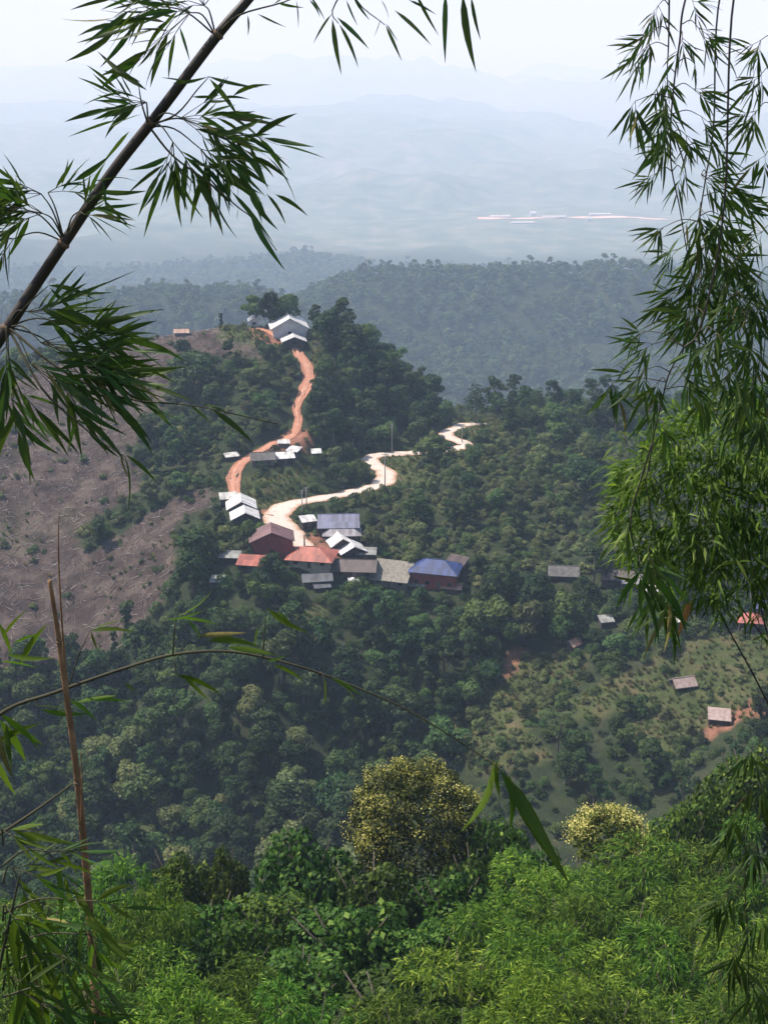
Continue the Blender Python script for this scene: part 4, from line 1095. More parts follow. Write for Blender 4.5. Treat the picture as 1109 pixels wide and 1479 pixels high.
# forest on the hazy ridges beyond
P_ = []
for y0, y1, st in ((1080, 1560, 9.0), (2480, 2960, 19.0)):
    for y in np.arange(y0, y1, st):
        xs_ = np.arange(-0.40 * y, 0.40 * y, st)
        P_.append(np.stack([xs_ + R.uniform(-.4, .4, len(xs_)) * st, y + R.uniform(-.4, .4, len(xs_)) * st], 1))
P_ = np.concatenate(P_)
zf = H(P_[:, 0], P_[:, 1])
keep = (R.rand(len(P_)) < 0.8 + 0.8 * fbm(P_[:, 0] / 60, P_[:, 1] / 60, 3))
P_, zf = P_[keep], zf[keep]
n_ = len(P_); sc = R.uniform(0.55, 1.0, n_) * np.where(P_[:, 1] > 2000, 2.6, 1.45) * np.where(R.rand(n_) < 0.15, 1.35, 1.0)
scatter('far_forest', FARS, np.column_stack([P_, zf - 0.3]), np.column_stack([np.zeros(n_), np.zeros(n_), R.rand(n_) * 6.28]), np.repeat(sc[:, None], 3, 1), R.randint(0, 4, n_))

# felled sticks and stubble lying on the brown slope
m = zb & (R.rand(len(zb)) < 2)
def sticks(name, npts, mat, l0, l1, r_, stand, seed):
    rs = np.random.RandomState(seed)
    base = cand[zb]
    k = rs.randint(0, len(base), npts)
    XY = base[k] + rs.uniform(-2, 2, (npts, 2))
    Z = H(XY[:, 0], XY[:, 1]) + 0.12
    e = 0.8
    gxn, gyn = (H(XY[:, 0] + e, XY[:, 1]) - H(XY[:, 0] - e, XY[:, 1])) / (2 * e), (H(XY[:, 0], XY[:, 1] + e) - H(XY[:, 0], XY[:, 1] - e)) / (2 * e)
    an = rs.uniform(0, 6.28, npts)
    ln = rs.uniform(l0, l1, npts) ** 1
    D = np.stack([np.cos(an), np.sin(an), gxn * np.cos(an) + gyn * np.sin(an) + 0.05 * rs.rand(npts)], 1)
    if stand:
        D = np.stack([rs.normal(0, .15, npts), rs.normal(0, .15, npts), np.ones(npts)], 1)
    C = np.stack([XY[:, 0], XY[:, 1], Z], 1)
    Vv = []
    side = np.stack([-D[:, 1], D[:, 0], np.zeros(npts)], 1); side /= np.linalg.norm(side, axis=1)[:, None] + 1e-9
    upv = np.cross(D, side); upv /= np.linalg.norm(upv, axis=1)[:, None] + 1e-9
    rr = (r_ * rs.uniform(.5, 1.5, npts))[:, None]
    A_, B_ = C - (0 if stand else 1) * D * ln[:, None] / 2, C + D * ln[:, None] / (1 if stand else 2)
    if stand: A_ = A_ - [0, 0, .5]
    tri = [(0, 1), (-.87, -.5), (.87, -.5)]
    V = np.stack([A_ + side * rr * a + upv * rr * b for a, b in tri] + [B_ + side * rr * a * .5 + upv * rr * b * .5 for a, b in tri], 1).reshape(-1, 3)
    b = np.arange(npts)[:, None] * 6
    F = np.concatenate([b + [0, 1, 4, 3], b + [1, 2, 5, 4], b + [2, 0, 3, 5]], 1).reshape(-1, 4)
    link(name, mesh_np(name, V, F, mat), kind='stuff')
sticks('fallen_branches', 3600, M['stick_pale'], 0.6, 3.4, 0.075, False, 5)
sticks('charred_branches', 900, M['stick_dark'], 0.6, 2.4, 0.09, False, 6)
sticks('stubble', 1300, M['stick_dark'], 0.3, 1.5, 0.07, True, 8)

# rough grass on the open ground
gp = []
for y in np.arange(190, 405, 1.25):
    w_ = 0.37 * y * 1.06 + 10
    xs_ = np.arange(-w_, w_, 1.25)
    gp.append(np.stack([xs_ + R.uniform(-.6, .6, len(xs_)), y + R.uniform(-.6, .6, len(xs_))], 1))
gp = np.concatenate(gp)
gzv = H(gp[:, 0], gp[:, 1])
gu, gv, _ = project(gp[:, 0], gp[:, 1], gzv)
ok = in_poly(CLEAR, gu, gv) | in_poly(SLOPE_LIT, gu, gv)
for p_ in GRASS: ok |= in_poly(p_, gu, gv)
ok |= in_poly(BURNT, gu, gv) & (R.rand(len(gp)) < 0.06 + 0.3 * fbm(gp[:, 0] / 18, gp[:, 1] / 18, 3))
ok &= R.rand(len(gp)) < 0.75 + 0.9 * fbm(gp[:, 0] / 9, gp[:, 1] / 9, 3)
ridx = np.where(ok)[0]
ridx = np.array([i for i in ridx if (np.hypot(allroad[:, 0] - gp[i, 0], allroad[:, 1] - gp[i, 1]) - allroad[:, 3] / 2).min() > .3])
def tuft(seed, mat):
    rs = np.random.RandomState(seed)
    n_ = 46
    an = rs.rand(n_) * 6.28; ln = rs.uniform(.35, .85, n_); lean = rs.uniform(.15, .8, n_)
    B0 = np.stack([np.cos(an) * .18 * rs.rand(n_), np.sin(an) * .18 * rs.rand(n_), np.full(n_, -.05)], 1)
    T0 = B0 + np.stack([np.cos(an) * lean * ln, np.sin(an) * lean * ln, ln], 1)
    S0 = np.stack([-np.sin(an), np.cos(an), np.zeros(n_)], 1) * .05
    V = np.stack([B0 - S0, B0 + S0, T0], 1).reshape(-1, 3)
    return mesh_np('tuft', V, np.arange(n_ * 3).reshape(-1, 3), mat)
M['straw'] = foliage_mat('straw', (0.10, 0.085, 0.040), (0.22, 0.18, 0.09), 0.3)
nr = len(ridx)
scatter('rough_grass', [tuft(1, M['grass']), tuft(2, M['leaf_olive']), tuft(3, M['straw'])], np.column_stack([gp[ridx], gzv[ridx]]), np.column_stack([np.zeros(nr), np.zeros(nr), R.rand(nr) * 6.28]),
        np.repeat(R.uniform(.6, 1.7, nr)[:, None], 3, 1), R.randint(0, 3, nr))

# far clearing in the valley with its sheds
yv = 4200
cl = smooth_path([(690, 311), (760, 312), (830, 311), (900, 311), (985, 310)], 10)
vs = []
for u, v in cl:
    a_, b_ = W(u, v + 3.0, yv), W(u, v - 3.0, yv + 120)
    wd = 22 + 14 * fbm(np.array([u / 40]), np.array([3.0]), 2)[0]
    for s_ in (-1, 1):
        yy = yv + s_ * wd
        vs.append((a_.x, yy, float(H(a_.x, yy)) + 1.2))
ii = np.arange(len(vs)).reshape(-1, 2)
M['bare_soil'] = solid_mat('bare_soil', (0.72, 0.52, 0.42), (0.55, 0.32, 0.24), scale=0.02)
link('cleared_land', mesh_np('cleared_land', vs, np.stack([ii[:-1, 0], ii[1:, 0], ii[1:, 1], ii[:-1, 1]], -1), M['bare_soil']), kind='structure')
far_labels = ['long white shed at the near end of the far valley clearing', 'square white shed in the middle of the far valley clearing, farther back', 'pair-end white shed near the middle of the far valley clearing', 'low white shed in front of the far valley clearing', 'white shed just below the right half of the far valley clearing', 'white shed at the bamboo end of the far valley clearing']
for (u, y, L_, h_), lb in zip(((722, 4225, 70, 7), (769, 4290, 18, 15), (800, 4215, 80, 6), (755, 4060, 78, 6), (850, 4100, 18, 13), (866, 4245, 75, 7)), far_labels):
    x = W(u, 312, y).x
    t = thing('valley_shed', lb, 'shed', (x, y, float(H(x, y)) + 1), rad(4), 'sheds in the far valley')
    m_ = MB(); m_.box(-L_ / 2, L_ / 2, -6, 6, -5, h_ * .6); m_.build('wall', M['white_wall'], t)
    for s_ in (-1, 1):
        m_ = MB(); a_, b_ = (-7.5, 0) if s_ < 0 else (0.02, 7.5)
        za, zb_ = (h_ * .55, h_) if s_ < 0 else (h_, h_ * .55)
        m_.slab([(-L_ / 2 - 1, a_, za + .4), (L_ / 2 + 1, a_, za + .4), (L_ / 2 + 1, b_, zb_ + .4), (-L_ / 2 - 1, b_, zb_ + .4)], .4); m_.build('roof_slope', M['tin_white'], t)

# ------------------------------------------------------------------ the near slope: shrubs and flowering trees
def blade_mesh(rs, Tip, Out, nper, ln, wd, droop=0.55):
    """fans of long drooping blades at twig tips"""
    n = len(Tip)
    P = np.repeat(Tip, nper, 0); O = np.repeat(Out, nper, 0)
    k = len(P)
    D = O * 0.8 + rs.normal(size=(k, 3)) * 0.55 + [0, 0, -droop]
    D /= np.linalg.norm(D, axis=1)[:, None]
    S = np.cross(D, rs.normal(size=(k, 3)) * .5 + [0, 0, 1.0]); S /= np.linalg.norm(S, axis=1)[:, None] + 1e-9
    l = (ln * rs.uniform(.55, 1.2, k))[:, None]; w = (wd * rs.uniform(.7, 1.2, k))[:, None]
    P = P + rs.normal(size=(k, 3)) * ln * 0.18
    mid = P + D * l * .42
    tip = mid + (D + [0, 0, -0.45]) * l * .5
    V = np.stack([P, mid + S * w * .5, tip, mid - S * w * .5], 1).reshape(-1, 3)
    b = np.arange(k)[:, None] * 4
    return V, np.concatenate([b + [0, 1, 3], b + [1, 2, 3]], 1).reshape(-1, 3)
def blade_shrub(seed, Ht, Rad, ntip, nper, ln, wd, mat):
    rs = np.random.RandomState(seed)
    lob = tree_lobes(rs, Ht, Rad, 26, 0.5, 0.50, 0.30)
    P, d = lobed_points(rs, lob, ntip, -0.15)
    V, F = blade_mesh(rs, P, d, nper, ln, wd)
    return mesh_np('foliage', V, F, mat)
def vine_shrub(seed, Ht, Rad, nl, nleaf, ls, mat, tower=False):
    rs = np.random.RandomState(seed)
    lob = []
    for i in range(nl):
        an = 2.4 * i + rs.rand(); q = Rad * math.sqrt((i + .4) / nl) * 0.85
        top = Ht * (1 - 0.5 * (q / Rad) ** 2) * rs.uniform(0.75, 1.0)
        r_ = Rad * rs.uniform(.24, .38)
        zz = top - r_
        while zz > 0.1:
            lob.append((math.cos(an) * q, math.sin(an) * q, zz, r_ * rs.uniform(.9, 1.15), r_ * 0.9)); zz -= r_ * 1.15
            q += r_ * .10
    P, d = lobed_points(rs, lob, nleaf, -0.35)
    V, F = leaf_quads(rs, P, d + rs.normal(size=d.shape) * .4 + [0, 0, .3], ls * rs.uniform(.6, 1.3, len(P)), 0.75, up=np.array([0, 0, -1.0]))
    return mesh_np('foliage', V, F, mat)
def stems(seed, Ht, Rad, nst, r0):
    rs = random.Random(seed); m_ = MB()
    for k in range(nst):
        an = rs.uniform(0, 6.28); q = rs.uniform(.3, .75) * Rad
        m_.tube([(math.cos(an) * .15, math.sin(an) * .15, -1.0), (math.cos(an) * q * .4, math.sin(an) * q * .4, Ht * .5), (math.cos(an) * q, math.sin(an) * q, Ht * .82)], [r0, r0 * .7, r0 * .25], 5)
    return m_.mesh('stem', M['bark'], True)
BL = [(blade_shrub(61 + i, 5.0, 2.6, 950, 7, 0.42, 0.055, M['leaf_blade']), stems(61 + i, 5, 2.6, 9, .05)) for i in range(3)]
VN = [(vine_shrub(71 + i, 5.0, 2.6, 13, 5200, 0.27, M['leaf_vine']), stems(71 + i, 5, 2.6, 5, .09)) for i in range(3)]
NEAR = [
 ('v', 330, 1213, 58, 84, 'slim creeper-covered shrub rising like a tower before the dark ravine'), ('v', 255, 1228, 59, 120, 'rounded creeper-covered shrub next to the slim tower-like one'),
 ('v', 440, 1206, 57, 150, 'creeper-covered shrub on the near side of the large blossoming tree'), ('v', 540, 1228, 52, 170, 'dark creeper-covered shrub directly under the large blossoming tree'), ('v', 650, 1240, 52, 150, 'creeper-covered shrub under the bamboo leaf tip beside the blossoming tree'),
 ('v', 720, 1172, 61, 120, 'leafy shrub between the two blossoming trees, larger one'), ('v', 770, 1205, 58, 130, 'leafy shrub between the two blossoming trees, lower one'), ('v', 955, 1176, 61, 110, 'dark leafy shrub beside the small pale blossoming tree'), ('v', 1000, 1140, 63, 130, 'leafy shrub second from the small pale blossoming tree'), ('v', 1040, 1105, 66, 130, 'leafy shrub standing behind the tall one at the picture edge'), ('v', 1095, 1068, 66, 150, 'tall leafy shrub at the picture edge past the small pale blossoming tree'),
 ('v', 385, 1285, 49, 190, None), ('v', 290, 1295, 48, 160, None), ('v', 500, 1310, 46, 200, None), ('v', 620, 1320, 45, 180, None), ('v', 430, 1360, 41, 190, None), ('v', 560, 1395, 38, 190, None), ('v', 260, 1350, 43, 150, None), ('v', 350, 1330, 44, 160, None), ('v', 690, 1225, 55, 130, None),
 ('b', 140, 1262, 47, 190, 'bright bamboo-leaved shrub behind the dry brown stalk'), ('b', 60, 1305, 44, 170, None), ('b', 215, 1310, 44, 150, None), ('b', 30, 1380, 38, 190, None), ('b', 190, 1385, 37, 200, None), ('b', 330, 1405, 36, 190, None), ('b', 90, 1440, 33, 210, None), ('b', 450, 1440, 33, 200, None), ('b', 270, 1450, 32, 200, None),
 ('b', 780, 1245, 53, 180, None), ('b', 850, 1228, 55, 170, None), ('b', 930, 1235, 55, 180, None), ('b', 1015, 1225, 55, 180, None), ('b', 1095, 1215, 54, 180, None),
 ('b', 720, 1310, 46, 190, None), ('b', 815, 1300, 46, 200, None), ('b', 915, 1300, 46, 200, None), ('b', 1015, 1300, 46, 200, None), ('b', 1105, 1300, 45, 180, None),
 ('b', 670, 1385, 39, 200, None), ('b', 775, 1380, 38, 210, None), ('b', 885, 1380, 38, 210, None), ('b', 995, 1380, 38, 210, None), ('b', 1100, 1385, 37, 200, None),
 ('b', 570, 1455, 33, 200, None), ('b', 670, 1455, 33, 200, None), ('b', 775, 1455, 33, 210, None), ('b', 880, 1455, 33, 210, None), ('b', 985, 1455, 33, 210, None), ('b', 1095, 1455, 33, 210, None),
]
def tier_of(v): return 'bottom' if v > 1430 else 'second lowest' if v > 1350 else 'middle' if v > 1270 else 'top'
for i, (kd, u, vt, Y, wpx, lb) in enumerate(NEAR):
    top = W(u, vt, Y)
    gz_ = float(Hn(top.x, Y))
    d = float(project(top.x, Y, top.z)[2])
    top.z += R.uniform(-.7, .9); hgt = min(max(top.z - gz_, 3.0), 9.0)
    fol, stm = (BL if kd == 'b' else VN)[i % 3]
    sx = wpx / FPX * d / 5.2 * R.uniform(.85, 1.1)
    if lb is None:
        row = [q for q in NEAR if q[0] == kd and q[5] is None and tier_of(q[2]) == tier_of(vt)]
        row.sort(key=lambda q: -q[1])
        k = [q[1] for q in row].index(u)
        half = 'bamboo-leaved' if kd == 'b' else 'creeper-covered'
        tier = tier_of(vt)
        lb = '%s shrub, %s from the right-hand edge in the %s tier of the near thicket' % (half, ['first', 'second', 'third', 'fourth', 'fifth', 'sixth', 'seventh', 'eighth', 'ninth', 'tenth'][k], tier)
        gp = half + ' shrubs of the near slope'
    else: gp = None
    t = thing('shrub', lb, 'shrub', (top.x, Y, top.z - hgt), R.rand() * 6.28, gp)
    t.scale = (sx, sx, hgt / 5.0)
    link('foliage', fol, t); link('stem', stm, t)

def blossom_tree(u, vt, vb, Y, wpx, label, matf, seed, nfl, nlf):
    rs = np.random.RandomState(seed)
    top = W(u, vt, Y); d = float(project(top.x, Y, top.z)[2])
    Rd = wpx / 2 / FPX * d
    g_ = float(Hn(top.x, Y)); Ht = top.z - g_
    bot = W(u, vb, Y).z - g_
    t = thing('blossoming_tree', label, 'tree', (top.x, Y, g_))
    lob = []
    zc_m, rz = (Ht + bot) / 2 - .3, (Ht - bot) / 2 + .5
    for i in range(64):
        f = 1 - 1.8 * (i + .5) / 64; an = 2.39996 * i
        k = math.sqrt(max(0, 1 - f * f)); r_ = Rd * rs.uniform(.13, .25)
        q = (Rd - r_) * rs.uniform(.82, 1.06)
        lob.append((math.cos(an) * k * q, math.sin(an) * k * q, zc_m + f * (rz - r_), r_, r_ * .85))
    P, dd_ = lobed_points(rs, lob, nlf, -0.6)
    V, F = leaf_quads(rs, P, dd_ + rs.normal(size=dd_.shape) * .4 + [0, 0, .3], .26 * rs.uniform(.6, 1.3, len(P)), .6)
    link('crown', mesh_np('crown', V, F, M['leaf_flower']), t)
    # blossom heads sit on the outside of the crown in tufts
    T_, D_ = lobed_points(rs, lob, nfl * 4, 0.1)
    kp = fbm(T_[:, 0] * .8 + 7 * seed, T_[:, 2] * .8 + T_[:, 1] * .6, 2) > -0.05
    T_, D_ = T_[kp], D_[kp]; nfl = min(nfl, len(T_))
    T_ = T_[:nfl]; D_ = D_[:nfl]
    P = np.repeat(T_ + D_ * .05, 30, 0) + rs.normal(size=(nfl * 30, 3)) * [.26, .26, .14]
    Nn = np.repeat(D_, 30, 0) + rs.normal(size=P.shape) * .7 + [0, 0, .3]
    V, F = leaf_quads(rs, P, Nn, .115 * rs.uniform(.6, 1.3, len(P)), .7)
    link('blossom', mesh_np('blossom', V, F, M[matf]), t)
    link('trunk', make_trunk('trunk', seed, bot + .8 * rz, Rd * .8, .18, M['bark']), t)
blossom_tree(597, 1106, 1262, 62, 212, 'large round tree covered in yellowish blossom on the near slope', 'blossom', 91, 300, 11000)
blossom_tree(880, 1172, 1238, 59, 118, 'small tree with pale cream blossom on the near slope', 'blossom_pale', 92, 190, 3600)

# low growth between them
P_ = []
for y in np.arange(14, 82, 2.0):
    xs_ = np.arange(-0.42 * y - 6, 0.42 * y + 6, 2.0)
    P_.append(np.stack([xs_ + R.uniform(-.7, .7, len(xs_)), y + R.uniform(-.7, .7, len(xs_))], 1))
P_ = np.concatenate(P_); n_ = len(P_)
LOW = [blade_shrub(81, 1.8, 1.2, 110, 7, .42, .055, M['leaf_blade']), vine_shrub(82, 1.6, 1.3, 7, 600, .27, M['leaf_vine']), vine_shrub(83, 2.2, 1.2, 7, 700, .27, M['leaf_vine'])]
scatter('undergrowth', LOW, np.column_stack([P_, H(P_[:, 0], P_[:, 1]) - .1]), np.column_stack([np.zeros(n_), np.zeros(n_), R.rand(n_) * 6.28]), np.repeat(R.uniform(.5, 1.0, n_)[:, None], 3, 1), R.randint(0, 3, n_))
#__BAMBOO__
# ------------------------------------------------------------------ bamboo close to the camera
def leaf_mesh(name, seed, mat, curl, wid):
    """lance-shaped leaf, unit length along +Y, folded at the midrib and drooping to the tip"""
    rs = random.Random(seed)
    prof = [(0, .06), (.07, .32), (.2, .85), (.38, 1.0), (.58, .82), (.78, .48), (.92, .18), (1, .0)]
    vs, fs = [], []
    sway = rs.uniform(-.05, .05)
    for t_, w_ in prof:
        w_ *= wid / 2
        z = -curl * t_ * t_
        x = sway * math.sin(t_ * 3.1)
        vs += [(x - w_, t_, z + w_ * .35), (x, t_, z), (x + w_, t_, z + w_ * .35)]
    for i in range(len(prof) - 1):
        b = i * 3
        fs += [(b, b + 1, b + 4, b + 3), (b + 1, b + 2, b + 5, b + 4)]
    me = bpy.data.meshes.new(name); me.from_pydata(vs, [], fs); me.materials.append(mat)
    me.polygons.foreach_set('use_smooth', [True] * len(fs)); me.update()
    return me
LEAF = [leaf_mesh('leaf', i, M['leaf_bamboo'], c_, w_) for i, (c_, w_) in enumerate(((.05, .105), (.12, .09), (.2, .105), (.0, .08), (-.06, .10), (.28, .09)))]
LEAF_LIT = [leaf_mesh('leaf', 20 + i, M['leaf_bamboo_lit'], c_, w_) for i, (c_, w_) in enumerate(((.1, .11), (.22, .115), (.0, .10), (.3, .11)))]
DEAD = leaf_mesh('leaf', 40, M['dead_leaf'], .1, .14)
YELLOW = [leaf_mesh('leaf', 41 + i, M['yellow_leaf'], c_, .09) for i, c_ in enumerate((.15, .45))]
rb_ = random.Random(99)

class Bamboo:
    def __init__(s, name, label, base, group=None, leaves=None, cat='bamboo'):
        s.base = Vector(base)
        s.t = thing(name, label, cat, base, 0, group)
        s.leaves = leaves or LEAF
        s.lm = s.ld = None
        s.n = 0
    def px(s, pts):
        return [W(*p) for p in pts]
    def stem(s, pts, r0, r1, mat='culm', name='culm', nodes=None, n=8, sub=8):
        """pts: world points"""
        P = smooth_path([tuple(p) for p in pts], sub)
        m_ = MB()
        k = len(P)
        m_.tube([Vector(p) - s.base for p in P], [r0 + (r1 - r0) * i / (k - 1) for i in range(k)], n)
        o = m_.build(name, M[mat], s.t, True)
        for q in nodes or []:
            j = min(range(k), key=lambda i: (Vector(P[i]) - q).length)
            j = min(max(j, 1), k - 2)
            ax = (Vector(P[j + 1]) - Vector(P[j - 1])).normalized()
            r_ = r0 + (r1 - r0) * j / (k - 1)
            c_ = Vector(P[j]) - s.base
            m2 = MB(); m2.tube([c_ - ax * r_ * .5, c_ - ax * r_ * .15, c_ + ax * r_ * .15, c_ + ax * r_ * .5], [r_ * 1.02, r_ * 1.22, r_ * 1.22, r_ * 1.02], n)
            m2.build('node_ring', M['culm_ring'], o, True)
        return o
    def leaf(s, parent, p0, p1, w=1.0, roll=None, me=None):
        y = p1 - p0; ln = y.length; y = y / ln
        view = (p0 + p1).normalized()
        x = y.cross(view).normalized()
        z = x.cross(y)
        ro = rb_.gauss(0, .75) if roll is None else roll
        x, z = x * math.cos(ro) + z * math.sin(ro), z * math.cos(ro) - x * math.sin(ro)
        if z.z < 0 and rb_.random() < .8: x, z = -x, -z
        m_ = Matrix(((x.x * w, y.x, z.x, 0), (x.y * w, y.y, z.y, 0), (x.z * w, y.z, z.z, 0), (0, 0, 0, 1)))
        o = link('leaf', me or rb_.choice(YELLOW if rb_.random() < .035 else s.leaves), parent)
        o.matrix_local = Matrix.Translation(p0 - s.base) @ m_ @ Matrix.Scale(ln, 4)
        s.n += 1
        return o
    def branch(s, pts, r0=.003, r1=.001):
        return s.stem(pts, r0, r1, 'twig', 'branch', n=5, sub=4)
    def leaves_px(s, parent, Y, segs, w=1.0):
        for (a, b, c_, d) in segs:
            p0 = W(a, b, Y + rb_.uniform(-.03, .03)); ln = math.hypot(c_ - a, d - b) / FPX * Y
            p1 = W(c_, d, p0.y + rb_.uniform(-.35, .35) * ln)
            s.leaf(parent, p0, p1, w)
    def fan(s, root, u, v, Y, n, a0, a1, l0, l1, spread, w=1.0, dz=.12, me=None):
        """twig from world point root to pixel (u, v); n leaves whose directions run a0..a1 degrees (0 = right, 90 = down)"""
        c_ = W(u, v, Y)
        mid = (root + c_) / 2 + Vector((0, 0, .02))
        n = int(n * 1.6)
        nt_ = max(1, round(n / 5))
        m_ = MB()
        rel = lambda p: p - s.base
        m_.tube([rel(Vector(p)) for p in smooth_path([tuple(root), tuple(mid), tuple(c_)], 4)], [.0026 - .0012 * i / 8 for i in range(9)], 5)
        todo = []
        for k in range(nt_):
            a = rad(a0 + (a1 - a0) * (k + rb_.random()) / nt_)
            tl = spread * rb_.uniform(.55, 1.35) + .25 * l0
            yb = Y + rb_.uniform(-dz, dz)
            bu, bv = u + rb_.uniform(-.15, .15) * spread, v + rb_.uniform(-.15, .15) * spread
            sag = rb_.uniform(.05, .3)
            q = lambda t: (bu + math.cos(a) * tl * t, bv + math.sin(a) * tl * t + sag * tl * t * t)
            m_.tube([rel(c_), rel(W(*q(.4), yb)), rel(W(*q(.75), yb)), rel(W(*q(1.0), yb))], [.0012, .001, .0008, .0006], 4)
            nl = max(3, round(n / nt_))
            for j in range(nl):
                t = 1.0 if j == nl - 1 else .35 + .6 * (j + rb_.random() * .6) / nl
                an = a + (0 if j == nl - 1 else (1 if j % 2 else -1) * rb_.uniform(.2, .75)) + rb_.gauss(0, .12)
                l_ = rb_.uniform(l0, l1) * (1.1 if j == nl - 1 else rb_.uniform(.6, 1.05))
                pu, pv = q(t)
                eu, ev = pu + math.cos(an) * l_, pv + math.sin(an) * l_ + .12 * l_
                todo.append((W(pu, pv, yb), W(eu, ev, yb + rb_.uniform(-.5, .5) * l_ / FPX * Y)))
        br = m_.build('branch', M['twig'], s.t, True)
        for p0, p1 in todo:
            s.leaf(br, p0, p1, w * rb_.uniform(.85, 1.25), me=me)
        return br

def ground_at(x, y): return Vector((x, y, float(Hn(x, y)) - .1))

# --- leaning culm on the left
Y0 = 3.0
g0 = ground_at(-2.35, 2.6)
B = Bamboo('bamboo_culm', 'dark leaning bamboo culm crossing the sky with leaf tufts at its nodes', g0)
path = [g0, Vector((-1.95, 2.8, -1.7)), W(-140, 690, 2.92), W(0, 490, 2.97), W(45, 422, 3.0), W(92, 352, 3.0), W(160, 252, 3.0), W(228, 165, 3.0), W(315, 50, 3.0), W(362, -5, 3.02), W(430, -90, 3.05)]
nd = {'A': W(312, 52, 3.0), 'B': W(215, 182, 3.0), 'C': W(94, 350, 3.0), 'D': W(12, 472, 2.97)}
culm = B.stem(path, .0165, .0105, nodes=list(nd.values()), n=10)
B.fan(nd['A'], 275, 18, 3.0, 22, 120, 215, 45, 75, 55)
B.fan(nd['A'], 225, 8, 3.0, 18, 130, 210, 45, 75, 50)
B.fan(nd['A'], 295, 8, 3.02, 20, 170, 300, 40, 60, 40)
br = B.branch([nd['A'], W(345, 22, 2.97), W(410, 3, 2.95), W(445, -14, 2.95)])
B.leaves_px(br, 2.96, [(358, 22, 358, 52), (372, 20, 414, 42), (395, 6, 425, -20), (428, 0, 431, 42), (400, 4, 440, 12)])
B.fan(nd['B'], 212, 148, 2.96, 16, 150, 222, 45, 75, 30)
br = B.branch([nd['B'], W(205, 150, 2.95), W(200, 120, 2.94)])
B.leaves_px(br, 2.95, [(212, 130, 137, 68), (203, 118, 148, 102), (195, 152, 141, 133), (187, 190, 141, 232), (200, 150, 155, 172), (205, 165, 150, 180)])
br = B.branch([nd['B'], W(255, 165, 2.95), W(285, 130, 2.94), W(302, 111, 2.93)])
B.leaves_px(br, 2.94, [(300, 110, 375, 127), (278, 140, 318, 138), (303, 114, 346, 172), (250, 120, 300, 110), (268, 118, 232, 112)])
B.fan(nd['B'], 262, 170, 2.95, 22, -30, 45, 50, 80, 55)
B.fan(nd['B'], 300, 185, 2.93, 26, -5, 60, 50, 85, 70)
B.fan(nd['B'], 250, 205, 2.93, 20, 35, 125, 50, 75, 35)
B.fan(nd['B'], 290, 215, 2.93, 14, 25, 75, 50, 80, 50)
br = B.branch([nd['B'], W(250, 225, 2.93), W(300, 262, 2.9), W(345, 300, 2.88), W(365, 316, 2.88), W(400, 362, 2.88)])
B.leaves_px(br, 2.88, [(362, 312, 415, 390), (345, 301, 339, 317), (385, 280, 421, 323), (398, 281, 443, 310), (355, 262, 388, 312), (330, 240, 372, 262), (325, 162, 371, 160), (325, 165, 384, 200), (335, 200, 415, 236)], 1.1)
B.fan(nd['C'], 62, 308, 2.98, 26, 150, 225, 45, 80, 50)
B.fan(nd['C'], 30, 300, 2.95, 24, 145, 205, 45, 85, 45)
B.fan(nd['C'], 60, 280, 2.96, 14, 165, 215, 45, 80, 40)
B.fan(nd['C'], 70, 278, 2.94, 8, -60, 15, 40, 70, 35)
B.fan(nd['C'], 20, 345, 2.96, 14, 120, 215, 45, 80, 40)
B.fan(nd['C'], 115, 305, 2.96, 10, -70, 30, 40, 70, 35)
br = B.branch([nd['C'], W(120, 305, 2.96), W(150, 270, 2.95)])
B.leaves_px(br, 2.95, [(140, 276, 213, 275), (158, 258, 202, 251), (150, 288, 190, 326), (130, 314, 146, 341), (150, 262, 152, 312), (135, 262, 170, 255)])
B.fan(nd['D'], 40, 450, 2.95, 20, -30, 15, 60, 95, 60)
B.fan(nd['D'], 60, 495, 2.92, 26, -12, 22, 60, 100, 90)
B.fan(nd['D'], 45, 525, 2.9, 26, 0, 48, 60, 100, 80)
B.fan(nd['D'], 10, 500, 2.93, 14, 60, 150, 50, 80, 40)
B.fan(nd['D'], 15, 555, 2.92, 14, 35, 110, 55, 85, 40)
B.fan(nd['D'], 100, 470, 2.92, 14, -25, 35, 60, 95, 60)
B.fan(nd['D'], 110, 525, 2.9, 18, -5, 50, 60, 100, 60)
br = B.branch([nd['D'], W(40, 440, 2.95), W(70, 413, 2.94)])
B.leaves_px(br, 2.94, [(70, 412, 142, 428), (72, 415, 120, 462), (58, 447, 105, 461), (55, 470, 152, 465), (128, 477, 195, 486), (133, 482, 206, 528), (132, 482, 180, 520)])
br = B.branch([nd['D'], W(90, 535, 2.88), W(180, 575, 2.85), W(280, 586, 2.82), W(400, 612, 2.8)], .004, .001)
B.leaves_px(br, 2.83, [(275, 585, 305, 614), (290, 583, 334, 590), (308, 592, 362, 642)], 1.1)
br = B.branch([nd['D'], W(60, 560, 2.86), W(110, 608, 2.84), W(150, 640, 2.82), W(182, 660, 2.8)], .004, .001)
B.leaves_px(br, 2.82, [(108, 610, 97, 652), (125, 620, 172, 662), (175, 657, 178, 692), (180, 658, 206, 742), (182, 657, 230, 698), (105, 605, 157, 622), (140, 560, 190, 628), (150, 560, 188, 600)], 1.1)
top = Vector(path[-1])
br = B.branch([top, W(500, -40, 3.0), W(480, 15, 2.98), W(489, 34, 2.98)])
B.leaves_px(br, 2.98, [(479, 20, 452, 64), (480, 28, 498, 106), (487, 25, 533, 73), (490, 35, 522, 94), (500, 0, 517, 38), (446, -8, 470, 30), (447, 0, 466, 26)])
br = B.branch([top, W(500, -60, 3.0), W(515, 0, 2.98), W(556, 36, 2.98)])
B.leaves_px(br, 2.98, [(557, 36, 578, 88), (550, 28, 540, 54), (570, 15, 623, 66), (558, 34, 575, 60), (550, 0, 567, 24), (510, -5, 536, 30)])
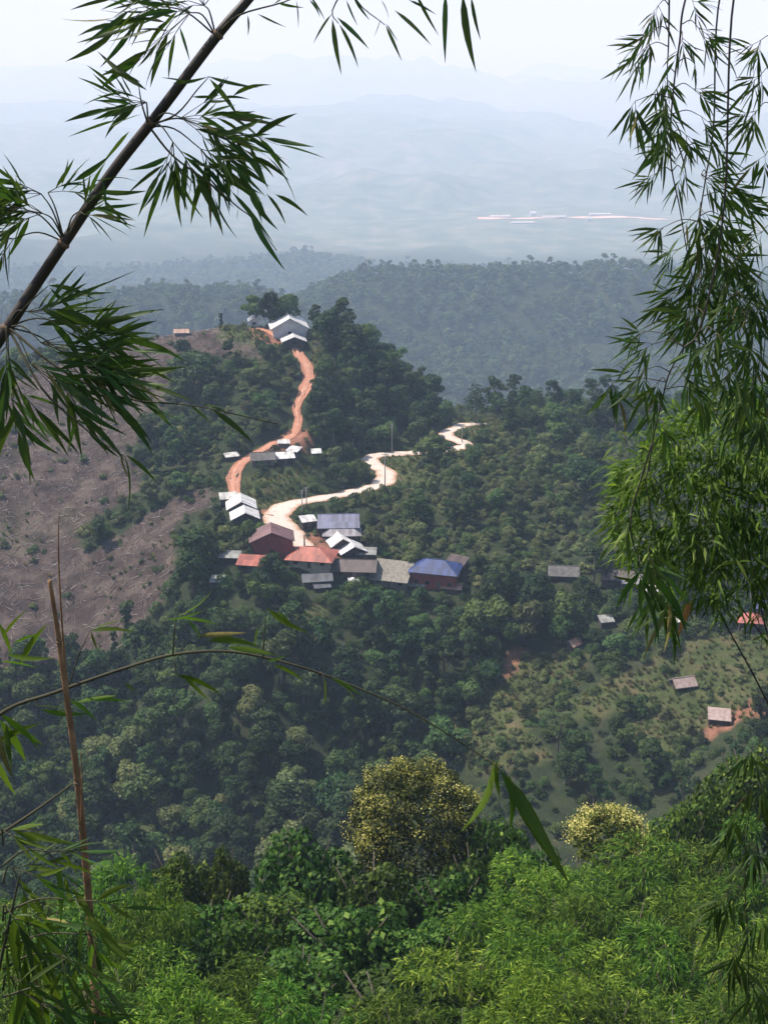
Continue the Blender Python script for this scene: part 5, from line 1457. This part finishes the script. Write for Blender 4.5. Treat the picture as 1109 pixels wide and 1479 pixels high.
br = B.branch([top, W(560, -80, 3.0), W(620, -50, 2.98), W(670, -30, 2.98)])
B.leaves_px(br, 2.98, [(643, -12, 646, 92), (668, -8, 690, 99), (680, -5, 696, 58), (600, -10, 634, 52), (590, 0, 632, 16)])

# --- strands hanging in from above on the right
def strand(label, ground_xy, pts, Y, fans, extra=None, r0=.0065, leaves=None, name='bamboo_culm', stems2=()):
    g_ = ground_at(*ground_xy)
    Bs = Bamboo(name, label, g_, leaves=leaves)
    hi = W(pts[0][0] + 60, pts[0][1] - 160, Y + .3)
    up = [g_, Vector((g_.x - .05, g_.y, (g_.z + hi.z) / 2)), Vector((g_.x - .5, (g_.y + hi.y) / 2, hi.z + .15)), hi]
    if pts[0][1] > 60: up = [g_, Vector((g_.x - .1, g_.y - .1, (g_.z + W(*pts[0][:2], Y).z) / 2))]
    P = up + [W(u, v, Y) for u, v in pts]
    Bs.stem(P, r0 * .85, r0 * .3)
    allp = [W(u, v, Y) for u, v in smooth_path(pts, 8)]
    for st_ in stems2:
        Bs.stem([W(u, v, Y + .05) for u, v in st_], r0 * .6, r0 * .2, 'culm', 'branch', n=6)
        allp += [W(u, v, Y + .05) for u, v in smooth_path(st_, 8)]
    for (u, v, n_, a0, a1, l0, l1, sp) in fans:
        c_ = W(u, v, Y)
        root = min(allp, key=lambda q: (q - c_).length + max(0, (c_.z - q.z)) * .6)
        Bs.fan(root, u, v, Y + rb_.uniform(-.25, .25), int(n_ * 1.4), a0, a1, l0 * .85, l1 * .92, sp, .92, .1)
    return Bs
strand('thin bamboo hanging from above against the pale sky, with dark leaf tufts', (3.4, 4.6),
    [(992, -10), (981, 60), (973, 120), (968, 180), (969, 240), (981, 300), (991, 360), (1003, 420)], 5.0,
    [(950, 8, 8, 50, 150, 32, 50, 15), (1000, 2, 6, 0, 80, 32, 50, 15), (940, 48, 12, 85, 165, 34, 52, 24), (1008, 40, 12, 5, 75, 34, 58, 26), (985, 55, 7, 50, 120, 30, 45, 18), (930, 70, 7, 100, 160, 35, 50, 20),
     (1003, 92, 2, 40, 90, 24, 34, 6), (958, 108, 10, 70, 120, 40, 60, 18), (917, 146, 8, 70, 130, 40, 62, 16), (962, 145, 16, 65, 125, 40, 62, 22), (955, 175, 12, 70, 120, 40, 65, 18), (1000, 128, 7, -10, 50, 32, 50, 18), (1012, 168, 8, 15, 95, 32, 52, 18), (990, 195, 9, 20, 110, 32, 50, 20), (962, 205, 9, 80, 160, 32, 52, 15), (1032, 212, 6, 25, 65, 36, 56, 14), (948, 250, 7, 115, 180, 32, 52, 14), (985, 245, 6, 60, 130, 30, 50, 16)],
    stems2=[[(966, -10), (965, 60), (963, 110), (966, 150)], [(972, 190), (988, 240), (993, 290)]])
strand('leafy bamboo strand hanging in the middle of the right-hand sky, before the far valley', (3.7, 4.7),
    [(1040, -10), (1030, 180), (1018, 260), (1010, 320), (1012, 400), (1005, 470)], 5.2,
    [(1012, 252, 14, -10, 70, 36, 58, 26), (1035, 262, 14, 0, 80, 36, 60, 28), (1060, 285, 9, 0, 60, 36, 58, 22), (1010, 300, 18, 40, 130, 38, 60, 28), (1040, 312, 18, 30, 110, 38, 60, 30), (958, 328, 8, 120, 195, 30, 48, 14), (978, 360, 8, 110, 190, 32, 50, 16), (1020, 350, 22, 40, 150, 38, 60, 34), (1050, 365, 22, 20, 120, 38, 60, 34), (1010, 395, 18, 60, 160, 38, 60, 30), (975, 420, 10, 110, 190, 34, 52, 18), (1040, 410, 22, 30, 140, 38, 60, 34), (1000, 440, 16, 70, 170, 36, 58, 26), (1065, 420, 16, 20, 130, 38, 60, 30)])
strand('forked bamboo strand hanging low on the right, before the mid-distance forest', (3.5, 4.5),
    [(1060, -10), (1045, 300), (1012, 468), (985, 505), (965, 542), (955, 582), (945, 622), (935, 682), (932, 696), (940, 742), (950, 802), (957, 852)], 4.8,
    [(932, 478, 8, 130, 205, 34, 52, 16), (942, 497, 9, 110, 190, 34, 52, 16), (930, 535, 9, 95, 190, 34, 52, 18), (884, 553, 5, 60, 130, 44, 58, 10), (950, 552, 9, 75, 150, 36, 56, 18), (938, 590, 4, 80, 130, 36, 50, 10), (985, 540, 10, 15, 75, 36, 56, 20), (1010, 568, 7, 40, 110, 40, 60, 14), (958, 612, 6, 60, 115, 34, 48, 10), (1008, 500, 14, 50, 150, 38, 58, 26), (1035, 480, 14, 30, 140, 38, 58, 26), (1000, 450, 14, 80, 190, 36, 56, 24), (1050, 530, 16, 40, 140, 40, 60, 28),
     (908, 745, 6, 60, 160, 36, 56, 14), (935, 790, 7, 40, 100, 50, 80, 16), (922, 812, 6, 40, 95, 55, 90, 14), (945, 845, 9, 60, 120, 50, 75, 20), (965, 860, 8, 60, 125, 45, 70, 20)],
    stems2=[[(941, 640), (926, 690), (913, 735), (912, 780), (938, 830), (960, 868)]])
Bd = strand('bamboo strand cut by the picture edge on the upper right', (4.1, 5.0),
    [(1125, -10), (1118, 100), (1112, 200), (1118, 300), (1110, 420), (1100, 540)], 5.1,
    [(1098, 58, 9, 85, 175, 34, 54, 16), (1098, 108, 9, 90, 165, 34, 54, 16), (1092, 160, 14, 90, 175, 36, 58, 24), (1104, 225, 6, 80, 140, 36, 50, 12), (1100, 335, 10, 100, 185, 34, 54, 20), (1098, 395, 14, 70, 175, 36, 58, 26), (1090, 440, 18, 60, 170, 38, 60, 30), (1085, 490, 18, 60, 160, 38, 60, 30), (1090, 540, 18, 60, 150, 38, 60, 30), (1075, 575, 14, 60, 150, 38, 60, 28), (1100, 600, 10, 60, 140, 38, 60, 20)])

# --- dense bamboo crown on the right
Yc = 8.5
gD = ground_at(4.2, 8.0)
D_ = Bamboo('bamboo_clump', 'dense bright green bamboo crown with drooping leaves at the right edge', gD, leaves=LEAF_LIT)
ctr = W(1075, 770, Yc)
rsd = np.random.RandomState(4)
for k in range(7):
    e = ctr + Vector((rsd.uniform(-.6, .5), rsd.uniform(-.3, .3), rsd.uniform(-.1, .5)))
    D_.stem([gD + Vector((rsd.uniform(-.3, .3), rsd.uniform(-.3, .3), 0)), Vector((4.0 - k * .1, 8.1, (gD.z + ctr.z) / 2 + 1)), e], .016, .004)
lob = []
for (u, v, r_) in ((960, 690, 70), (1010, 660, 70), (1070, 650, 80), (1120, 640, 80), (950, 750, 70), (1000, 740, 80), (1060, 730, 90), (1120, 740, 90), (970, 810, 60), (1020, 810, 70), (1080, 800, 80), (1130, 820, 80), (1000, 850, 40), (1050, 850, 50), (935, 700, 40), (925, 780, 36)):
    p = W(u, v, Yc + rsd.uniform(-.25, .25)); q = r_ / FPX * Yc
    lob.append((p.x, p.y, p.z, q, q * .95))
Pt, Dt = lobed_points(rsd, lob, 1150, -0.4)
Pt = Pt + rsd.normal(size=Pt.shape) * .055
face = (Dt[:, 1] < 0.1)
order = np.argsort(Pt[:, 1] - face * 5)
nind = 0
hub = D_.stem([ctr + Vector((0, 0, -.3)), ctr, ctr + Vector((0, 0, .3))], .006, .003, 'twig', 'branch', n=5)
tw = []
rim = [j for j in order if Dt[j][0] < -.2 or Dt[j][2] > .55 or Dt[j][2] < -.2]
rim = rim[:240:8] + [j for j in order[:200:10]]
rest = np.array([j for j in order if j not in set(rim)])
for j in rim:
    d0 = Vector(Dt[j]); p0 = Vector(Pt[j]) + d0 * rsd.uniform(.02, .24) + Vector((0, 0, -rsd.uniform(0, .08)))
    br = D_.branch([p0 - d0 * .36 + Vector((0, 0, .02)), p0 - d0 * .15 + Vector((0, 0, .02)), p0], .0025, .001)
    for q in range(6):
        dv = (d0 * .6 + Vector(rsd.normal(size=3)) * .55 + Vector((0, 0, -.5))).normalized()
        b0 = p0 + Vector(rsd.normal(size=3)) * .03
        D_.leaf(br, b0, b0 + dv * rsd.uniform(.14, .22), .95)
V, F = blade_mesh(rsd, Pt[rest], Dt[rest], 7, .18, .022, .45)
o = link('foliage', mesh_np('foliage', V - np.array(gD), F, M['leaf_bamboo_lit']), D_.t, kind='stuff')
br = D_.branch([ctr, W(1000, 845, Yc - .5), W(996, 868, Yc - .55)])
o = D_.leaf(br, W(998, 866, Yc - .55), W(977, 922, Yc - .55), 1.1, .2, DEAD); o['label'] = 'orange dead bamboo leaf'
o = D_.leaf(br, W(994, 872, Yc - .56), W(984, 905, Yc - .5), 1.1, -.4, DEAD)

# --- branch arching in from the left across the ravine
gE = ground_at(-1.9, 2.3)
E = Bamboo('bamboo_branch', 'thin bamboo branch arching from the left edge across the dark ravine', gE, leaves=LEAF_LIT)
Ye = 2.5
arc = [gE, Vector((-1.6, 2.35, -2.2)), W(-90, 1120, 2.42), W(0, 1032, 2.45), W(80, 1000, 2.47), W(190, 962, 2.5), W(260, 944, 2.5), W(340, 942, 2.5), W(430, 962, 2.5), W(520, 995, 2.5), W(600, 1032, 2.5), W(700, 1095, 2.5), W(712, 1105, 2.5)]
E.stem(arc, .006, .0014, 'twig', 'stem')
br = E.branch([W(700, 1095, 2.5), W(715, 1105, 2.49), W(730, 1125, 2.48)])
E.leaves_px(br, 2.49, [(712, 1098, 700, 1195), (716, 1102, 722, 1150), (722, 1112, 800, 1262), (730, 1120, 830, 1258), (735, 1118, 735, 1200), (715, 1095, 728, 1140)], 1.15)
for (bu, bv, segs) in ((100, 992, [(130, 912, 195, 905), (135, 908, 180, 895), (132, 912, 138, 945)]), (250, 946, [(255, 890, 315, 868), (262, 893, 318, 892), (270, 895, 292, 920), (240, 895, 300, 885), (285, 918, 360, 912), (300, 925, 380, 930)]),
                       (380, 950, [(385, 878, 448, 915), (400, 882, 430, 905), (372, 905, 365, 935), (330, 935, 400, 950), (395, 960, 440, 985), (385, 955, 415, 945)]),
                       (250, 948, [(255, 975, 322, 1000), (262, 975, 310, 1008), (180, 985, 200, 1000), (130, 1010, 180, 1012), (100, 1010, 140, 1040), (110, 1015, 170, 1005)]),
                       (460, 975, [(468, 978, 468, 1018), (490, 985, 530, 1015), (480, 980, 520, 1005)]), (60, 1008, [(50, 1020, 110, 1015), (60, 1025, 130, 1030), (30, 960, 70, 900), (10, 945, 80, 950), (20, 930, 60, 905), (0, 955, 55, 965), (0, 900, 15, 950), (5, 920, 40, 880)]),
                       (20, 1020, [(0, 1030, 70, 1075), (5, 1035, 60, 1080), (10, 1045, 20, 1110), (0, 1040, 40, 1110), (0, 1060, 15, 1140), (-10, 1090, 30, 1150), (-5, 1075, 60, 1045)])):
    c_ = W(segs[0][0], segs[0][1], 2.46)
    br = E.branch([W(bu, bv, 2.49), (W(bu, bv, 2.49) + c_) / 2 + Vector((0, 0, .01)), c_], .002, .0008)
    E.leaves_px(br, 2.46, segs, 1.15)
E.stem([gE + Vector((.1, 0, 0)), W(-60, 1240, 2.3), W(0, 1205, 2.32), W(60, 1165, 2.34), W(105, 1132, 2.36)], .006, .002, 'twig', 'stem')

# --- dark leaves in the lower left corner
gF = ground_at(-1.3, 1.9)
Fb = Bamboo('bamboo_sprout', 'dark bamboo sprout leaning into the lower left corner', gF, leaves=LEAF + LEAF_LIT)
Fb.stem([gF, W(-30, 1600, 1.95), W(-10, 1450, 2.0), W(10, 1350, 2.0), W(30, 1260, 2.0)], .006, .002, 'twig', 'stem')
for (u, v, n_, a0, a1, l0, l1, sp) in ((70, 1230, 8, -30, 60, 60, 100, 40), (110, 1300, 8, -10, 80, 60, 100, 50), (10, 1310, 9, 20, 110, 60, 110, 40), (120, 1430, 9, 0, 80, 60, 110, 50), (20, 1255, 8, -20, 60, 60, 110, 30), (40, 1330, 10, 0, 100, 70, 120, 40), (90, 1380, 7, 20, 90, 60, 110, 40), (15, 1410, 12, -10, 100, 70, 130, 50), (60, 1450, 9, -20, 60, 70, 120, 40), (5, 1200, 6, -30, 40, 60, 100, 30), (130, 1350, 6, 10, 80, 50, 100, 40)):
    Fb.fan(W(5, min(v + 20, 1440), 2.0), u, v, 2.0, int(n_ * 1.3), a0, a1, l0 * .7, l1 * .75, sp, 1.0, .1)

# --- dry stalk
gS = ground_at(-.85, 2.1)
S_ = Bamboo('dry_stalk', 'broken dry brown stalk standing upright before the brown slope', gS, cat='stalk')
S_.stem([gS, W(150, 1560, 2.3), W(141, 1479, 2.35), W(131, 1330, 2.4), W(120, 1200, 2.4), W(108, 1090, 2.4), W(93, 980, 2.4), W(82, 900, 2.4), W(72, 838, 2.4)], .0125, .0045, 'dry_stalk', 'stalk', nodes=[W(113, 1130, 2.4), W(86, 925, 2.4)])
S_.stem([W(100, 1020, 2.41), W(90, 900, 2.41), W(85, 800, 2.42), W(86, 740, 2.42)], .0032, .001, 'dry_stalk', 'side_shoot', n=5)
S_.stem([W(118, 1190, 2.38), W(119, 1130, 2.38), W(117, 1085, 2.38)], .003, .001, 'dry_stalk', 'sheath', n=5)

# --- darker sparse bamboo at the lower right edge
strand('sparse dark bamboo shoot at the lower right edge before the thicket', (2.6, 5.6), [(1085, 1500), (1080, 1380), (1075, 1250), (1085, 1150), (1098, 1060)], 6.5,
    [(1085, 1080, 8, 60, 160, 30, 48, 20), (1095, 1130, 8, 30, 150, 30, 48, 20), (1060, 1180, 8, 70, 170, 34, 52, 24), (1090, 1220, 10, 40, 150, 34, 52, 26), (1050, 1290, 10, 60, 150, 36, 56, 30), (1095, 1320, 10, 50, 140, 36, 56, 26), (1060, 1370, 10, 60, 130, 40, 60, 30), (1095, 1420, 9, 60, 130, 40, 60, 26)], r0=.006)
